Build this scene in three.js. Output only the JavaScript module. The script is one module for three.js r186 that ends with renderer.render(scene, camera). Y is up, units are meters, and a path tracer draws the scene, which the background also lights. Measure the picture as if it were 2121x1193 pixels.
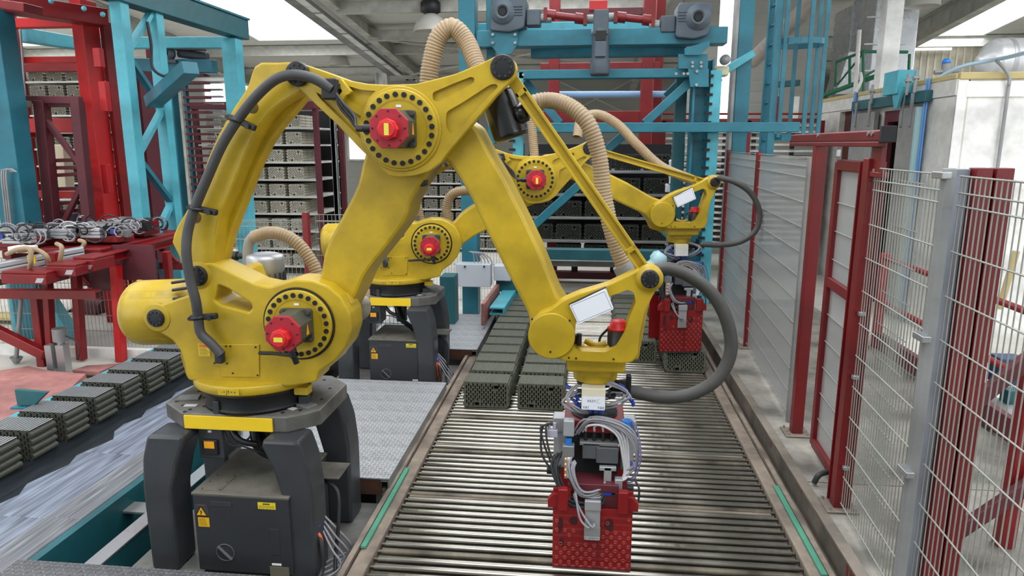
import * as THREE from 'three';
import { RoundedBoxGeometry } from 'three/addons/geometries/RoundedBoxGeometry.js';
import { mergeGeometries } from 'three/addons/utils/BufferGeometryUtils.js';
import { RectAreaLightUniformsLib } from 'three/addons/lights/RectAreaLightUniformsLib.js';

// ---------- camera, light, exposure ----------
const scene = new THREE.Scene();
const camera = new THREE.PerspectiveCamera(44.715, 2121 / 1193, 0.05, 200);
camera.position.set(0, 2.6, 0);
camera.rotation.set(-11.6 * Math.PI / 180, 6.1 * Math.PI / 180, 0, 'YXZ');
scene.add(camera);
const renderer = new THREE.WebGLRenderer({ antialias: true });
renderer.toneMapping = THREE.LinearToneMapping;
renderer.toneMappingExposure = 0.56;
renderer.shadowMap.enabled = true;
scene.background = new THREE.Color(0.9, 0.95, 1.0);
RectAreaLightUniformsLib.init();
const ROOF0 = 8.0, ROOFS = 0.104;               // roof height at z = 0 and its fall per metre towards the back wall
const roofY = z => ROOF0 + ROOFS * z;
const SKYLIGHTS = [                              // x0, x1, z0, z1 of the translucent roof panels, seen and added
  [-10.2, -7.5, -21.8, -10.5], [9.4, 11.2, -22.8, -11], [-9.6, -6.6, -9, 4], [-2.6, 1.2, -9, 4.6], [4.6, 8.4, -9, 4.6], [-18.4, -16.6, -22, -10], [-3, 1.2, -16.8, -10.4],  // third to fifth and last are unseen, added to brighten robots and floor
];
const LIGHT = 7.5;
for (const [x0, x1, z0, z1] of SKYLIGHTS) {
  const w = x1 - x0, zl = (z1 - z0) * Math.hypot(1, ROOFS);
  const l = new THREE.RectAreaLight(0xf4f8ff, LIGHT, w, zl);
  const zc = (z0 + z1) / 2;
  l.position.set((x0 + x1) / 2, roofY(zc) - 0.1, zc);
  l.rotation.x = -Math.PI / 2 - Math.atan(ROOFS);
  scene.add(l);
}
const ADDED_WINDOWS = [                                // unseen ribbon windows added for light: centre, width, height, direction they shine in
  [[-22.85, 3.6, -12], 22, 1.8, [1, 0, 0]], [[14.35, 5.0, -8], 20, 1.5, [-1, 0, 0]], [[-13, 4.0, 5.35], 14, 3.2, [0, 0, -1]], [[9, 4.0, 5.35], 8, 2.4, [0, 0, -1]],
];
for (const [c, w, h, d] of ADDED_WINDOWS) {
  const l = new THREE.RectAreaLight(0xf4f8ff, LIGHT * 0.8, w, h);
  l.position.set(c[0] + d[0] * 0.08, c[1], c[2] + d[2] * 0.08); l.lookAt(c[0] + d[0] * 2, c[1], c[2] + d[2] * 2);
  scene.add(l);
}

// ---------- helpers ----------
let seed = 7;
const rnd = () => { seed = (seed * 16807) % 2147483647; return seed / 2147483647; };
const V = (a, b, c) => Array.isArray(a) ? new THREE.Vector3(a[0], a[1], a[2]) : new THREE.Vector3(a, b, c);
const used = new Map();
function numbered(n) { const k = used.get(n) || 0; used.set(n, k + 1); return k ? n + '_' + String(k).padStart(3, '0') : n; }
function thing(name, label, category, pos = [0, 0, 0], group) {
  const o = new THREE.Group(); o.name = numbered(name); o.position.set(...pos);
  o.userData = { label, category }; if (group) o.userData.group = group;
  scene.add(o); return o;
}
function metric(g) {                                  // uv in metres, by the face's main direction
  if (g.userData.print || g.userData.metric) return g;
  const p = g.attributes.position, n = g.attributes.normal, uv = new Float32Array(p.count * 2);
  for (let i = 0; i < p.count; i++) {
    const a = Math.abs(n.getX(i)), b = Math.abs(n.getY(i)), c = Math.abs(n.getZ(i)), x = p.getX(i), y = p.getY(i), z = p.getZ(i);
    if (b >= a && b >= c) { uv[2 * i] = x; uv[2 * i + 1] = z; } else if (a >= c) { uv[2 * i] = z; uv[2 * i + 1] = y; } else { uv[2 * i] = x; uv[2 * i + 1] = y; }
  }
  g.setAttribute('uv', new THREE.BufferAttribute(uv, 2)); g.userData.metric = true; return g;
}
function part(name, geo, material, parent, label) {   // geometry in the thing's own axes
  metric(geo);
  const m = new THREE.Mesh(geo, material); m.name = name; parent.add(m);
  if (label) m.userData.label = label;
  return m;
}
const off = p => { const v = new THREE.Vector3(); for (let o = p; o && o !== scene; o = o.parent) v.add(o.position); return v; };
function wpart(name, geo, material, parent, label) {  // geometry in world axes, moved to the thing's axes (things that are not turned)
  const v = off(parent); geo.translate(-v.x, -v.y, -v.z); return part(name, geo, material, parent, label);
}
function single(name, label, category, geo, material, group) {   // a thing that is one mesh, geometry in world axes
  metric(geo); geo.computeBoundingBox(); const b = geo.boundingBox, c = [(b.min.x + b.max.x) / 2, b.min.y, (b.min.z + b.max.z) / 2];
  geo.translate(-c[0], -c[1], -c[2]);
  const m = new THREE.Mesh(geo, material); m.name = numbered(name); m.position.set(...c);
  m.userData = { label, category }; if (group) m.userData.group = group;
  scene.add(m); return m;
}
function struct(name, geo, material, parent = scene) {
  metric(geo);
  const m = new THREE.Mesh(geo, material); m.name = parent === scene ? numbered(name) : name; parent.add(m);
  if (parent === scene) m.userData.kind = 'structure';
  return m;
}
const nx = g => { const r = g.index ? g.toNonIndexed() : g; for (const k of Object.keys(r.attributes)) if (!['position', 'normal', 'uv'].includes(k)) r.deleteAttribute(k); return r; };
const join = a => mergeGeometries(a.map(nx));
const bx = (w, h, d, x = 0, y = 0, z = 0) => new THREE.BoxGeometry(w, h, d).translate(x, y, z);
const rb = (w, h, d, x = 0, y = 0, z = 0, r = 0.006) => new RoundedBoxGeometry(w, h, d, 1, Math.min(r, w / 2.1, h / 2.1, d / 2.1)).translate(x, y, z);
const box2 = (a, b, r = 0) => { const w = Math.abs(b[0] - a[0]), h = Math.abs(b[1] - a[1]), d = Math.abs(b[2] - a[2]), c = [(a[0] + b[0]) / 2, (a[1] + b[1]) / 2, (a[2] + b[2]) / 2]; return r ? rb(w, h, d, ...c, r) : bx(w, h, d, ...c); };
const shp = pts => new THREE.Shape(pts.map(p => new THREE.Vector2(p[0], p[1])));
function prism(outline, z0, z1, bev = 0, holes = []) {   // outline in x y, from z0 to z1
  const s = shp(outline); s.holes = holes.map(h => new THREE.Path(h.map(p => new THREE.Vector2(p[0], p[1]))));
  const g = new THREE.ExtrudeGeometry(s, { depth: Math.max(z1 - z0 - 2 * bev, 0.0005), bevelEnabled: bev > 0, bevelThickness: bev, bevelSize: bev, bevelOffset: -bev, bevelSegments: 2, curveSegments: 8 });
  return g.translate(0, 0, z0 + bev);
}
const smooth = (pts, n = 40, closed = true) => new THREE.CatmullRomCurve3(pts.map(p => V(p[0], p[1], 0)), closed, 'centripetal').getSpacedPoints(n).slice(0, closed ? n : n + 1).map(p => [p.x, p.y]);
const circ = (x, y, r, n = 24, a0 = 0) => Array.from({ length: n }, (_, i) => [x + r * Math.cos(a0 + i / n * 2 * Math.PI), y + r * Math.sin(a0 + i / n * 2 * Math.PI)]);
function fillet(pts, r) {                                // rounds the corners of an outline
  const out = [], n = pts.length;
  for (let i = 0; i < n; i++) {
    const a = pts[(i + n - 1) % n], b = pts[i], c = pts[(i + 1) % n];
    const la = Math.hypot(a[0] - b[0], a[1] - b[1]), lc = Math.hypot(c[0] - b[0], c[1] - b[1]), k = Math.min(r, la * 0.45, lc * 0.45);
    const p = [b[0] + (a[0] - b[0]) * k / la, b[1] + (a[1] - b[1]) * k / la], q = [b[0] + (c[0] - b[0]) * k / lc, b[1] + (c[1] - b[1]) * k / lc];
    for (let t = 0; t <= 4; t++) { const u = t / 4; out.push([(1 - u) ** 2 * p[0] + 2 * u * (1 - u) * b[0] + u * u * q[0], (1 - u) ** 2 * p[1] + 2 * u * (1 - u) * b[1] + u * u * q[1]]); }
  }
  return out;
}
const PROFILE = {
  I: (w, h, t) => [[-w / 2, -h / 2], [w / 2, -h / 2], [w / 2, -h / 2 + t], [t / 2, -h / 2 + t], [t / 2, h / 2 - t], [w / 2, h / 2 - t], [w / 2, h / 2], [-w / 2, h / 2], [-w / 2, h / 2 - t], [-t / 2, h / 2 - t], [-t / 2, -h / 2 + t], [-w / 2, -h / 2 + t]],
  H: (w, h, t) => PROFILE.I(h, w, t).map(([x, y]) => [y, x]).reverse(),
  C: (w, h, t) => [[-w / 2, -h / 2], [w / 2, -h / 2], [w / 2, -h / 2 + t], [-w / 2 + t, -h / 2 + t], [-w / 2 + t, h / 2 - t], [w / 2, h / 2 - t], [w / 2, h / 2], [-w / 2, h / 2]],
  D: (w, h, t) => PROFILE.C(w, h, t).map(([x, y]) => [-x, y]).reverse(),
  U: (w, h, t) => [[-w / 2, -h / 2], [w / 2, -h / 2], [w / 2, h / 2], [w / 2 - t, h / 2], [w / 2 - t, -h / 2 + t], [-w / 2 + t, -h / 2 + t], [-w / 2 + t, h / 2], [-w / 2, h / 2]],
  A: (w, h, t) => [[-w / 2, -h / 2], [w / 2, -h / 2], [w / 2, -h / 2 + t], [-w / 2 + t, -h / 2 + t], [-w / 2 + t, h / 2], [-w / 2, h / 2]],
};
// a bar from p to q: w across (horizontal side), h the other way; posts: w along x, h along z
function beam(p, q, w, h, kind = 'box', t = 0.012) {
  const a = V(p), b = V(q), d = b.clone().sub(a), L = d.length(); d.normalize();
  let g;
  if (kind === 'box') g = rb(w, h, L, 0, 0, L / 2, Math.min(0.012, w / 5, h / 5));
  else if (kind === 'plain') g = bx(w, h, L, 0, 0, L / 2);
  else g = new THREE.ExtrudeGeometry(shp(PROFILE[kind](w, h, t)), { depth: L, bevelEnabled: false });
  const up = Math.abs(d.y) > 0.9 ? V(0, 0, -1) : V(0, 1, 0), x = up.clone().cross(d).normalize(), y = d.clone().cross(x);
  return g.applyMatrix4(new THREE.Matrix4().makeBasis(x, y, d).setPosition(a));
}
const cyl = (p, q, r, n = 16, r2 = r) => {
  const a = V(p), b = V(q), d = b.clone().sub(a), L = d.length();
  return new THREE.CylinderGeometry(r2, r, L, n).translate(0, L / 2, 0).applyQuaternion(new THREE.Quaternion().setFromUnitVectors(V(0, 1, 0), d.normalize())).translate(a.x, a.y, a.z);
};
function lathe(prof, p, q, n = 24) {                     // profile [radius, along] turned about the line p -> q
  const a = V(p), d = V(q).sub(a).normalize();
  return new THREE.LatheGeometry(prof.map(v => new THREE.Vector2(Math.max(v[0], 1e-4), v[1])), n).applyQuaternion(new THREE.Quaternion().setFromUnitVectors(V(0, 1, 0), d)).translate(a.x, a.y, a.z);
}
const curve = pts => new THREE.CatmullRomCurve3(pts.map(p => V(p)), false, 'centripetal');
const tube = (pts, r, n = 24, k = 8) => new THREE.TubeGeometry(pts.length === 2 ? new THREE.LineCurve3(V(pts[0]), V(pts[1])) : curve(pts), pts.length === 2 ? 1 : n, r, k);
function capped(pts, r, n = 24, k = 8) { const a = V(pts[0]), b = V(pts[pts.length - 1]); return join([tube(pts, r, n, k), new THREE.SphereGeometry(r, k, 4).translate(a.x, a.y, a.z), new THREE.SphereGeometry(r, k, 4).translate(b.x, b.y, b.z)]); }
function hose(pts, r, pitch = 0.016, depth = 0.12, k = 14) {        // corrugated hose
  const c = curve(pts), n = Math.round(c.getLength() / pitch) * 4, f = c.computeFrenetFrames(n, false), pos = [], nor = [], uv = [], idx = [];
  for (let i = 0; i <= n; i++) {
    const P = c.getPointAt(i / n), rr = r * (1 - depth * [0, 0.25, 1, 0.25][i % 4]);
    for (let j = 0; j <= k; j++) {
      const a = j / k * 2 * Math.PI, d = f.normals[i].clone().multiplyScalar(Math.cos(a)).addScaledVector(f.binormals[i], Math.sin(a));
      pos.push(P.x + d.x * rr, P.y + d.y * rr, P.z + d.z * rr); nor.push(d.x, d.y, d.z); uv.push(i / n * 8, j / k);
    }
  }
  for (let i = 0; i < n; i++) for (let j = 0; j < k; j++) { const a = i * (k + 1) + j, b = a + k + 1; idx.push(a, b, a + 1, b, b + 1, a + 1); }
  const g = new THREE.BufferGeometry();
  g.setAttribute('position', new THREE.Float32BufferAttribute(pos, 3)); g.setAttribute('normal', new THREE.Float32BufferAttribute(nor, 3)); g.setAttribute('uv', new THREE.Float32BufferAttribute(uv, 2)); g.setIndex(idx);
  g.computeVertexNormals();
  return g;
}
const ORD = ['first', 'second', 'third', 'fourth', 'fifth', 'sixth', 'seventh', 'eighth', 'ninth', 'tenth', 'eleventh', 'twelfth', 'thirteenth', 'fourteenth', 'fifteenth', 'sixteenth'];

// ---------- procedural textures and materials ----------
function hash(x, y) { let h = (x * 374761393 + y * 668265263) | 0; h = Math.imul(h ^ (h >>> 13), 1274126177); return ((h ^ (h >>> 16)) >>> 0) / 4294967295; }
function vnoise(x, y, per) { const xi = Math.floor(x), yi = Math.floor(y), fx = x - xi, fy = y - yi, s = t => t * t * (3 - 2 * t), m = v => ((v % per) + per) % per; const a = hash(m(xi), m(yi)), b = hash(m(xi + 1), m(yi)), c = hash(m(xi), m(yi + 1)), d = hash(m(xi + 1), m(yi + 1)); return a + (b - a) * s(fx) + (c - a) * s(fy) + (a - b - c + d) * s(fx) * s(fy); }
const fbm = (u, v, f, o = 4) => { let s = 0, a = 0.5, t = 0; for (let i = 0; i < o; i++) { s += a * vnoise(u * f, v * f, f); t += a; a *= 0.5; f *= 2; } return s / t; };
function tex(n, f, srgb = false) {
  const d = new Uint8Array(n * n * 4);
  for (let y = 0; y < n; y++) for (let x = 0; x < n; x++) { const c = f(x / n, y / n), i = (y * n + x) * 4; const v = Array.isArray(c) ? c : [c, c, c]; for (let k = 0; k < 3; k++) d[i + k] = Math.max(0, Math.min(255, v[k] * 255)); d[i + 3] = 255; }
  const t = new THREE.DataTexture(d, n, n); t.wrapS = t.wrapT = THREE.RepeatWrapping; t.magFilter = THREE.LinearFilter; t.minFilter = THREE.LinearMipmapLinearFilter; t.generateMipmaps = true; if (srgb) t.colorSpace = THREE.SRGBColorSpace; t.needsUpdate = true; return t;
}
const rep = (t, x, y = x) => { const c = t.clone(); c.repeat.set(x, y); c.needsUpdate = true; return c; };
const T_ROUGH = tex(128, (u, v) => 0.55 + 0.45 * fbm(u, v, 8));
const T_GRIME = tex(256, (u, v) => { const a = fbm(u, v, 4, 5), b = fbm(u + 0.3, v + 0.7, 16, 3); const k = 0.86 + 0.14 * Math.min(1, Math.max(0, (a - 0.25) * 2.2)) - 0.05 * b; return [k, k * 0.995, k * 0.985]; }, true);
const T_DIRT = tex(256, (u, v) => { const a = fbm(u, v, 4, 5), b = fbm(u + 0.4, v + 0.1, 24, 3); const k = 0.62 + 0.5 * (a - 0.2) + 0.14 * (b - 0.5); return [k, k * 0.985, k * 0.955]; }, true);
const T_CLAY = tex(128, (u, v) => { const k = 0.82 + 0.18 * fbm(u, v, 16, 4); return [k, k, k * 0.98]; }, true);
const T_CHECK = tex(128, (u, v) => {                       // raised tread pattern of a chequer plate, one tile of four bars
  let h = 0; for (const [cx, cy, s] of [[0.25, 0.25, 1], [0.75, 0.75, 1], [0.75, 0.25, -1], [0.25, 0.75, -1]]) { const dx = u - cx, dy = v - cy, a = (dx + s * dy) * 0.707, b = (dx - s * dy) * 0.707; h = Math.max(h, 1 - Math.max(Math.abs(a) / 0.2, Math.abs(b) / 0.05) ** 2); } return Math.max(0, h) * 0.8 + 0.15 * hash(u * 128 | 0, v * 128 | 0); });
const T_TREAD = tex(256, (u, v) => { const f = x => x - Math.floor(x); let h = 0; const U = f(u * 4), W = f(v * 4); for (const [cx, cy, s] of [[0.25, 0.25, 1], [0.75, 0.75, 1], [0.75, 0.25, -1], [0.25, 0.75, -1]]) { const dx = U - cx, dy = W - cy, a = (dx + s * dy) * 0.707, b = (dx - s * dy) * 0.707; if (Math.abs(a) < 0.22 && Math.abs(b) < 0.075) h = 1; } const k = 0.72 + 0.2 * (fbm(u, v, 4, 5) - 0.3); return [k + h * 0.22, k + h * 0.22, k + h * 0.22]; }, true);
const T_RIB = tex(64, (u, v) => { const t = (v * 4) % 1; return t < 0.12 ? 0.1 : t < 0.2 ? 0.5 : 0.8; });
const T_STREAK = tex(256, (u, v) => { const k = 0.55 + 0.45 * (0.6 * vnoise(v * 3, u * 90, 90) + 0.4 * vnoise(v * 6 + 9, u * 30, 30)); return [k * 0.98, k, k * 1.03]; }, true);
const T_KNURL = tex(64, (u, v) => 0.45 + 0.5 * hash(u * 64 | 0, 3) * (0.6 + 0.4 * hash(7, v * 64 | 0)));
const M = (c, r = 0.5, m = 0, o = {}) => new THREE.MeshStandardMaterial({ color: c, roughness: r, metalness: m, ...o });
const MP = (c, r, m, o = {}) => new THREE.MeshPhysicalMaterial({ color: c, roughness: r, metalness: m, ...o });
const GR = { map: T_GRIME };
const mYellow = MP('#c2a41c', 0.42, 0, { map: rep(T_GRIME, 1.3), clearcoat: 0.15, clearcoatRoughness: 0.4 }), mYellowD = M('#b89820', 0.5);
const mRed = M('#861015', 0.42, 0, GR), mRedB = M('#c4171b', 0.45, 0, GR), mRedG = M('#6e0d11', 0.42, 0, GR), mMotorRed = M('#a01c2c', 0.5), mCapRed = M('#c92024', 0.45);
const mMaroon = M('#5e222c', 0.55, 0, GR), mTeal = M('#227488', 0.45, 0, GR), mTealL = M('#52b0c2', 0.45, 0, GR), mTealD = M('#1f6069', 0.5, 0, GR), mGreen = M('#1f6b4a', 0.5);
const mBlack = M('#15161a', 0.45), mRubber = M('#2b2c2f', 0.6), mCable = M('#3c3d3e', 0.55), mDark = M('#101114', 0.7);
const mPed = M('#3f4246', 0.5, 0.1, { map: T_GRIME, roughnessMap: T_ROUGH }), mPedTop = M('#8b8b8a', 0.5, 0.15, { map: T_DIRT }), mCab = M('#34373b', 0.5, 0.1, GR), mCabTop = M('#7b7970', 0.65, 0, { map: T_DIRT });
const mMotorGrey = M('#4d5964', 0.5, 0.1, GR), mSteel = M('#a9abad', 0.38, 0.75, { roughnessMap: T_ROUGH }), mGalv = M('#9a9c9c', 0.5, 0.55, GR), mAlu = M('#b4b6b9', 0.42, 0.6), mZinc = M('#9c9fa0', 0.55, 0.3, GR);
const mRoller = M('#9a978f', 0.25, 0.9, { map: T_GRIME, roughnessMap: T_ROUGH }), mRailDirty = M('#a3968a', 0.75, 0, { map: T_DIRT }), mPan = M('#16181a', 0.8, 0.1, { map: T_DIRT });
const mClay = M('#5f6155', 0.6, 0, { map: rep(T_CLAY, 4) }), mRibSheen = M('#8d9093', 0.35), mClayBelt = M('#4d4e46', 0.6, 0, { map: rep(T_CLAY, 4) }), mClayDark = M('#35372f', 0.85, 0, { map: rep(T_CLAY, 4) }), mClayDry = M('#c2bdb0', 0.9, 0, { map: rep(T_CLAY, 4) });
const mHose = M('#ac9678', 0.6, 0, GR), mHoseGrey = M('#8f8a80', 0.6), mToolHose = M('#4b4b49', 0.55, 0, GR), mWireGrey = M('#8d8d92', 0.5), mWireWhite = M('#cfcfd2', 0.5), mBlue = M('#1f3f9a', 0.4), mBlueL = M('#2472c0', 0.4), mPipeBlue = M('#5d92cf', 0.45);
const mWhite = M('#f6f6f4', 0.6, 0, GR), mOff = M('#d6d5cf', 0.7, 0, { map: T_GRIME }), mSign = M('#dfe2e8', 0.35), mWarn = M('#e6c21c', 0.5), mOrange = M('#e8a012', 0.5), mCream = M('#cfc9a8', 0.6);
const mWall = M('#9a9a93', 0.75, 0, { bumpMap: rep(T_RIB, 1, 1), bumpScale: 0.012 }), mCeil = M('#dcdcd6', 0.7, 0, { bumpMap: rep(T_RIB, 1, 1), bumpScale: 0.02 }), mSteelPaint = M('#c9cac2', 0.6, 0, GR), mFloor = M('#d2cfc6', 0.6, 0, { map: rep(T_GRIME, 0.35) });
const mPlate = M('#cdd0d3', 0.42, 0.35, { map: rep(T_TREAD, 4), bumpMap: rep(T_CHECK, 12), bumpScale: 0.004 });
const mWire = M('#94968f', 0.5, 0.3), mBelt = M('#4f545d', 0.6, 0, { map: T_STREAK });
const mSky = M('#ffffff', 1, 0, { emissive: '#f7faff', emissiveIntensity: 2.2 });
const mPink = M('#c98b88', 0.8, 0, { map: rep(T_DIRT, 0.7) }), mWood = M('#b8a876', 0.8), mPlank = M('#5b3a28', 0.8, 0, { map: T_DIRT });
// lettering: a small panel with printed marks
function print(w, h, draw, bg) {
  const c = document.createElement('canvas'); c.width = w; c.height = h; const x = c.getContext('2d'); if (bg) { x.fillStyle = bg; x.fillRect(0, 0, w, h); } draw(x, w, h);
  const t = new THREE.CanvasTexture(c); t.colorSpace = THREE.SRGBColorSpace; return M('#ffffff', 0.5, 0, { map: t });
}
const panel = (w, h, d = 0.003) => { const g = bx(w, h, d); g.userData.print = true; return g; };

// ---------- the hall ----------
{
  const XL = -23, XR = 14.5, ZB = -28, ZF = 5.5, k = Math.hypot(1, ROOFS);
  // roof sheet with the openings of the skylights, lying in the sloping plane (x, distance along the slope)
  const along = z => (z - 0) * k;
  const holes = SKYLIGHTS.map(([a, b, c, d]) => [[a, along(c)], [b, along(c)], [b, along(d)], [a, along(d)]]);
  const toRoof = g => g.rotateX(Math.PI / 2).applyMatrix4(new THREE.Matrix4().makeRotationX(-Math.atan(ROOFS))).translate(0, ROOF0, 0);
  const sheet = prism([[XL, along(ZB)], [XR, along(ZB)], [XR, along(ZF)], [XL, along(ZF)]], -0.12, 0, 0, holes);
  struct('ceiling', toRoof(sheet), mCeil);
  SKYLIGHTS.forEach(([a, b, c, d], i) => {
    const g = new THREE.Group(); g.name = numbered('skylight_window'); g.userData.kind = 'structure'; scene.add(g);  // includes the unseen panes added for light
    struct('pane', toRoof(prism([[a, along(c)], [b, along(c)], [b, along(d)], [a, along(d)]], -0.06, -0.02)), mSky, g);
  });
  struct('floor', box2([XL, -0.7, ZB], [XR, -0.5, ZF]), mPan);
  struct('floor', box2([XL, -0.5, ZB], [XR, 0, -9.9]), mFloor);                  // concrete level behind the cell
  struct('floor', box2([XL, -0.5, -9.9], [-5.3, 0, ZF]), mFloor);
  struct('floor', box2([4, -0.5, -9.9], [XR, 0, ZF]), mFloor);
  struct('wall_back', box2([XL, -0.5, ZB - 0.2], [XR, 6.2, ZB]), mWall);
  struct('wall_left', box2([XL - 0.2, -0.5, ZB], [XL, 9, ZF]), mWall);
  struct('wall_right', box2([XR, -0.5, ZB], [XR + 0.2, 9, ZF]), mWall);
  struct('wall_front', box2([XL, -0.5, ZF], [XR, 9, ZF + 0.2]), mWall);
  // bright strip windows in the back wall
  const wins = [[[-18.039,5.124,-27.9], [-7.162,5.515,-27.9]], [[-9.585,2.005,-27.9], [-8.64,3.521,-27.9]], [[-15.529,4.213,-27.9], [-13.313,5.006,-27.9]], [[-6.788,5.131,-27.9], [-4.116,5.428,-27.9]]];
  for (const [a, b] of wins) {
    const g = new THREE.Group(); g.name = numbered('window'); g.userData.kind = 'structure'; scene.add(g);
    struct('pane', box2([a[0], a[1], ZB], [b[0], Math.min(b[1], 5.05), ZB + 0.05]), mSky, g);
    struct('frame', join([box2([a[0] - 0.08, a[1] - 0.08, ZB], [b[0] + 0.08, a[1], ZB + 0.09]), box2([a[0] - 0.08, a[1], ZB], [a[0], Math.min(b[1], 5.05), ZB + 0.09]), box2([b[0], a[1], ZB], [b[0] + 0.08, Math.min(b[1], 5.05), ZB + 0.09])]), mSteelPaint, g);
  }
  ADDED_WINDOWS.forEach(([c, w, h, d]) => {
    const g = new THREE.Group(); g.name = numbered('window'); g.userData.kind = 'structure'; scene.add(g);  // windows out of view, added to brighten the ceiling and left side
    const p = bx(w, h, 0.04), fr = join([bx(w + 0.2, 0.1, 0.12, 0, h / 2 + 0.05), bx(w + 0.2, 0.1, 0.12, 0, -h / 2 - 0.05), ...Array.from({ length: 11 }, (_, i) => bx(0.06, h, 0.1, (i / 10 - 0.5) * w, 0))]);
    for (const [n, q, m] of [['pane', p, mSky], ['frame', fr, mSteelPaint]]) struct(n, q.rotateY(d[0] ? Math.PI / 2 : 0).translate(c[0], c[1], c[2]), m, g);
  });
  // rafters and purlins
  const rafter = (x, z0, z1, h = 0.55, w = 0.24) => struct('roof_beam', beam([x, roofY(z0) - h / 2 - 0.02, z0], [x, roofY(z1) - h / 2 - 0.02, z1], w, h, 'I', 0.025), mSteelPaint);
  for (const x of [-18.6, -12.6, -6.2, 1.6, 8.8, 12.9]) rafter(x, -27.9, 5, x === -6.2 ? 0.36 : 0.55);
  const purlin = (z, h = 0.3) => struct('roof_beam', beam([XL, roofY(z) - h / 2 - 0.02, z], [XR, roofY(z) - h / 2 - 0.02, z], 0.16, h, 'I', 0.015), mSteelPaint);
  for (const z of [-25.6, -22.4, -10.8, -6, -1]) purlin(z);
  for (const [x0, x1] of [[-6.2, 1.6]]) for (const z of [-17.6, -20.2]) struct('roof_beam', beam([x0, roofY(z) - 0.3, z], [x1, roofY(z) - 0.3, z], 0.18, 0.3, 'I', 0.015), mSteelPaint);
  struct('roof_brace', cyl([-6.2, roofY(-20) - 0.4, -20], [1.6, roofY(-25) - 0.4, -25], 0.04, 8), mSteelPaint);
  struct('roof_brace', cyl([1.6, roofY(-20) - 0.4, -20], [-6.2, roofY(-25) - 0.4, -25], 0.04, 8), mSteelPaint);
  // columns of the hall
  const col = (x, z, m, w = 0.3) => struct('column', beam([x, 0, z], [x, roofY(z) - 0.3, z], w, w, 'H', 0.02), m);
  col(-7.3, -25.2, mWhite, 0.42); col(-15, -25.2, mSteelPaint); col(2.0, -25.2, mSteelPaint); col(8.8, -25.2, mSteelPaint);
  struct('column', beam([5.0, 0, -13], [5.0, roofY(-13) - 0.2, -13], 0.27, 0.27, 'box'), mWhite);
  // partition with a tall strip window behind the ladder
  {
    const a = [3.282,3.083,-17.2], b = [2.898,3.085,-17.2], e = [5.305,3.077,-17.2];
    struct('wall_partition', join([box2([a[0], 0, -17.4], [e[0], roofY(-17.3) - 0.13, -17.2]), box2([b[0] - 0.8, 0, -17.4], [b[0], roofY(-17.3) - 0.13, -17.2]), box2([b[0], 0, -17.4], [a[0], a[1], -17.2])]), mWall);
    const g = new THREE.Group(); g.name = numbered('window'); g.userData.kind = 'structure'; scene.add(g);
    struct('pane', box2([b[0], a[1], -17.35], [a[0], roofY(-17.3) - 0.13, -17.3]), mSky, g);
  }
  // cross bracing of the back wall
  for (const [a, b] of [[[-1.861,5.279,-27.7], [2.011,3.478,-27.7]], [[-1.658,3.309,-27.7], [1.773,5.067,-27.7]]]) struct('wall_brace', cyl(a, b, 0.03, 6), mSteelPaint);
  // cable tray below the rafter
  const ct = thing('cable_tray', 'grey mesh cable tray hanging under the roof beside the bright skylight', 'cable tray', [-6.8, roofY(-20) - 0.45, -20]);
  for (const dx of [-0.24, 0.24]) wpart('side_rail', beam([-6.8 + dx, roofY(-9) - 0.38, -9], [-6.8 + dx, roofY(-25) - 0.38, -25], 0.02, 0.1, 'plain'), mZinc, ct);
  wpart('tray_floor', beam([-6.8, roofY(-9) - 0.42, -9], [-6.8, roofY(-25) - 0.42, -25], 0.46, 0.015, 'plain'), mGalv, ct);
  for (let z = -10; z > -25; z -= 1.9) wpart('cover_plate', beam([-6.66, roofY(z) - 0.435, z], [-6.66, roofY(z - 1.75) - 0.435, z - 1.75], 0.2, 0.01, 'plain'), mWhite, ct);
  // hanging lamps
  const lamp = (n, x, y, z, s) => {
    const t = thing('high_bay_lamp', n, 'lamp', [x, y, z]);
    part('gear_box', lathe([[0, 0.5], [0.1, 0.5], [0.16, 0.44], [0.16, 0.3], [0.08, 0.26]].map(p => [p[0] * s, p[1] * s]), [0, 0, 0], [0, 1, 0], 20), mBlack, t);
    part('lamp_shade', lathe([[0.08, 0.28], [0.2, 0.2], [0.27, 0.08], [0.28, 0], [0.27, 0], [0.19, 0.19], [0.07, 0.27]].map(p => [p[0] * s, p[1] * s]), [0, 0, 0], [0, 1, 0], 24), MP('#d9d8d0', 0.3, 0, { transmission: 0.35, thickness: 0 }), t);
    part('hanger', cyl([0, 0.5 * s, 0], [0, roofY(z) - y, 0], 0.015, 6), mSteel, t);
  };
  lamp('domed high bay lamp hanging under the roof above the beige hose of the near robot', ...[-3.835,5.26,-17.5], 1.5);
  lamp('domed high bay lamp hanging right of the white column above the silver duct', ...[6.733,5.358,-16], 1.2);
  lamp('small domed lamp hanging from the roof left of the white column', ...[-8.449,5.211,-24], 1.3);
  lamp('domed lamp under the roof between the red portal posts', ...[0.813,6.151,-19], 1.2);
}

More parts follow.
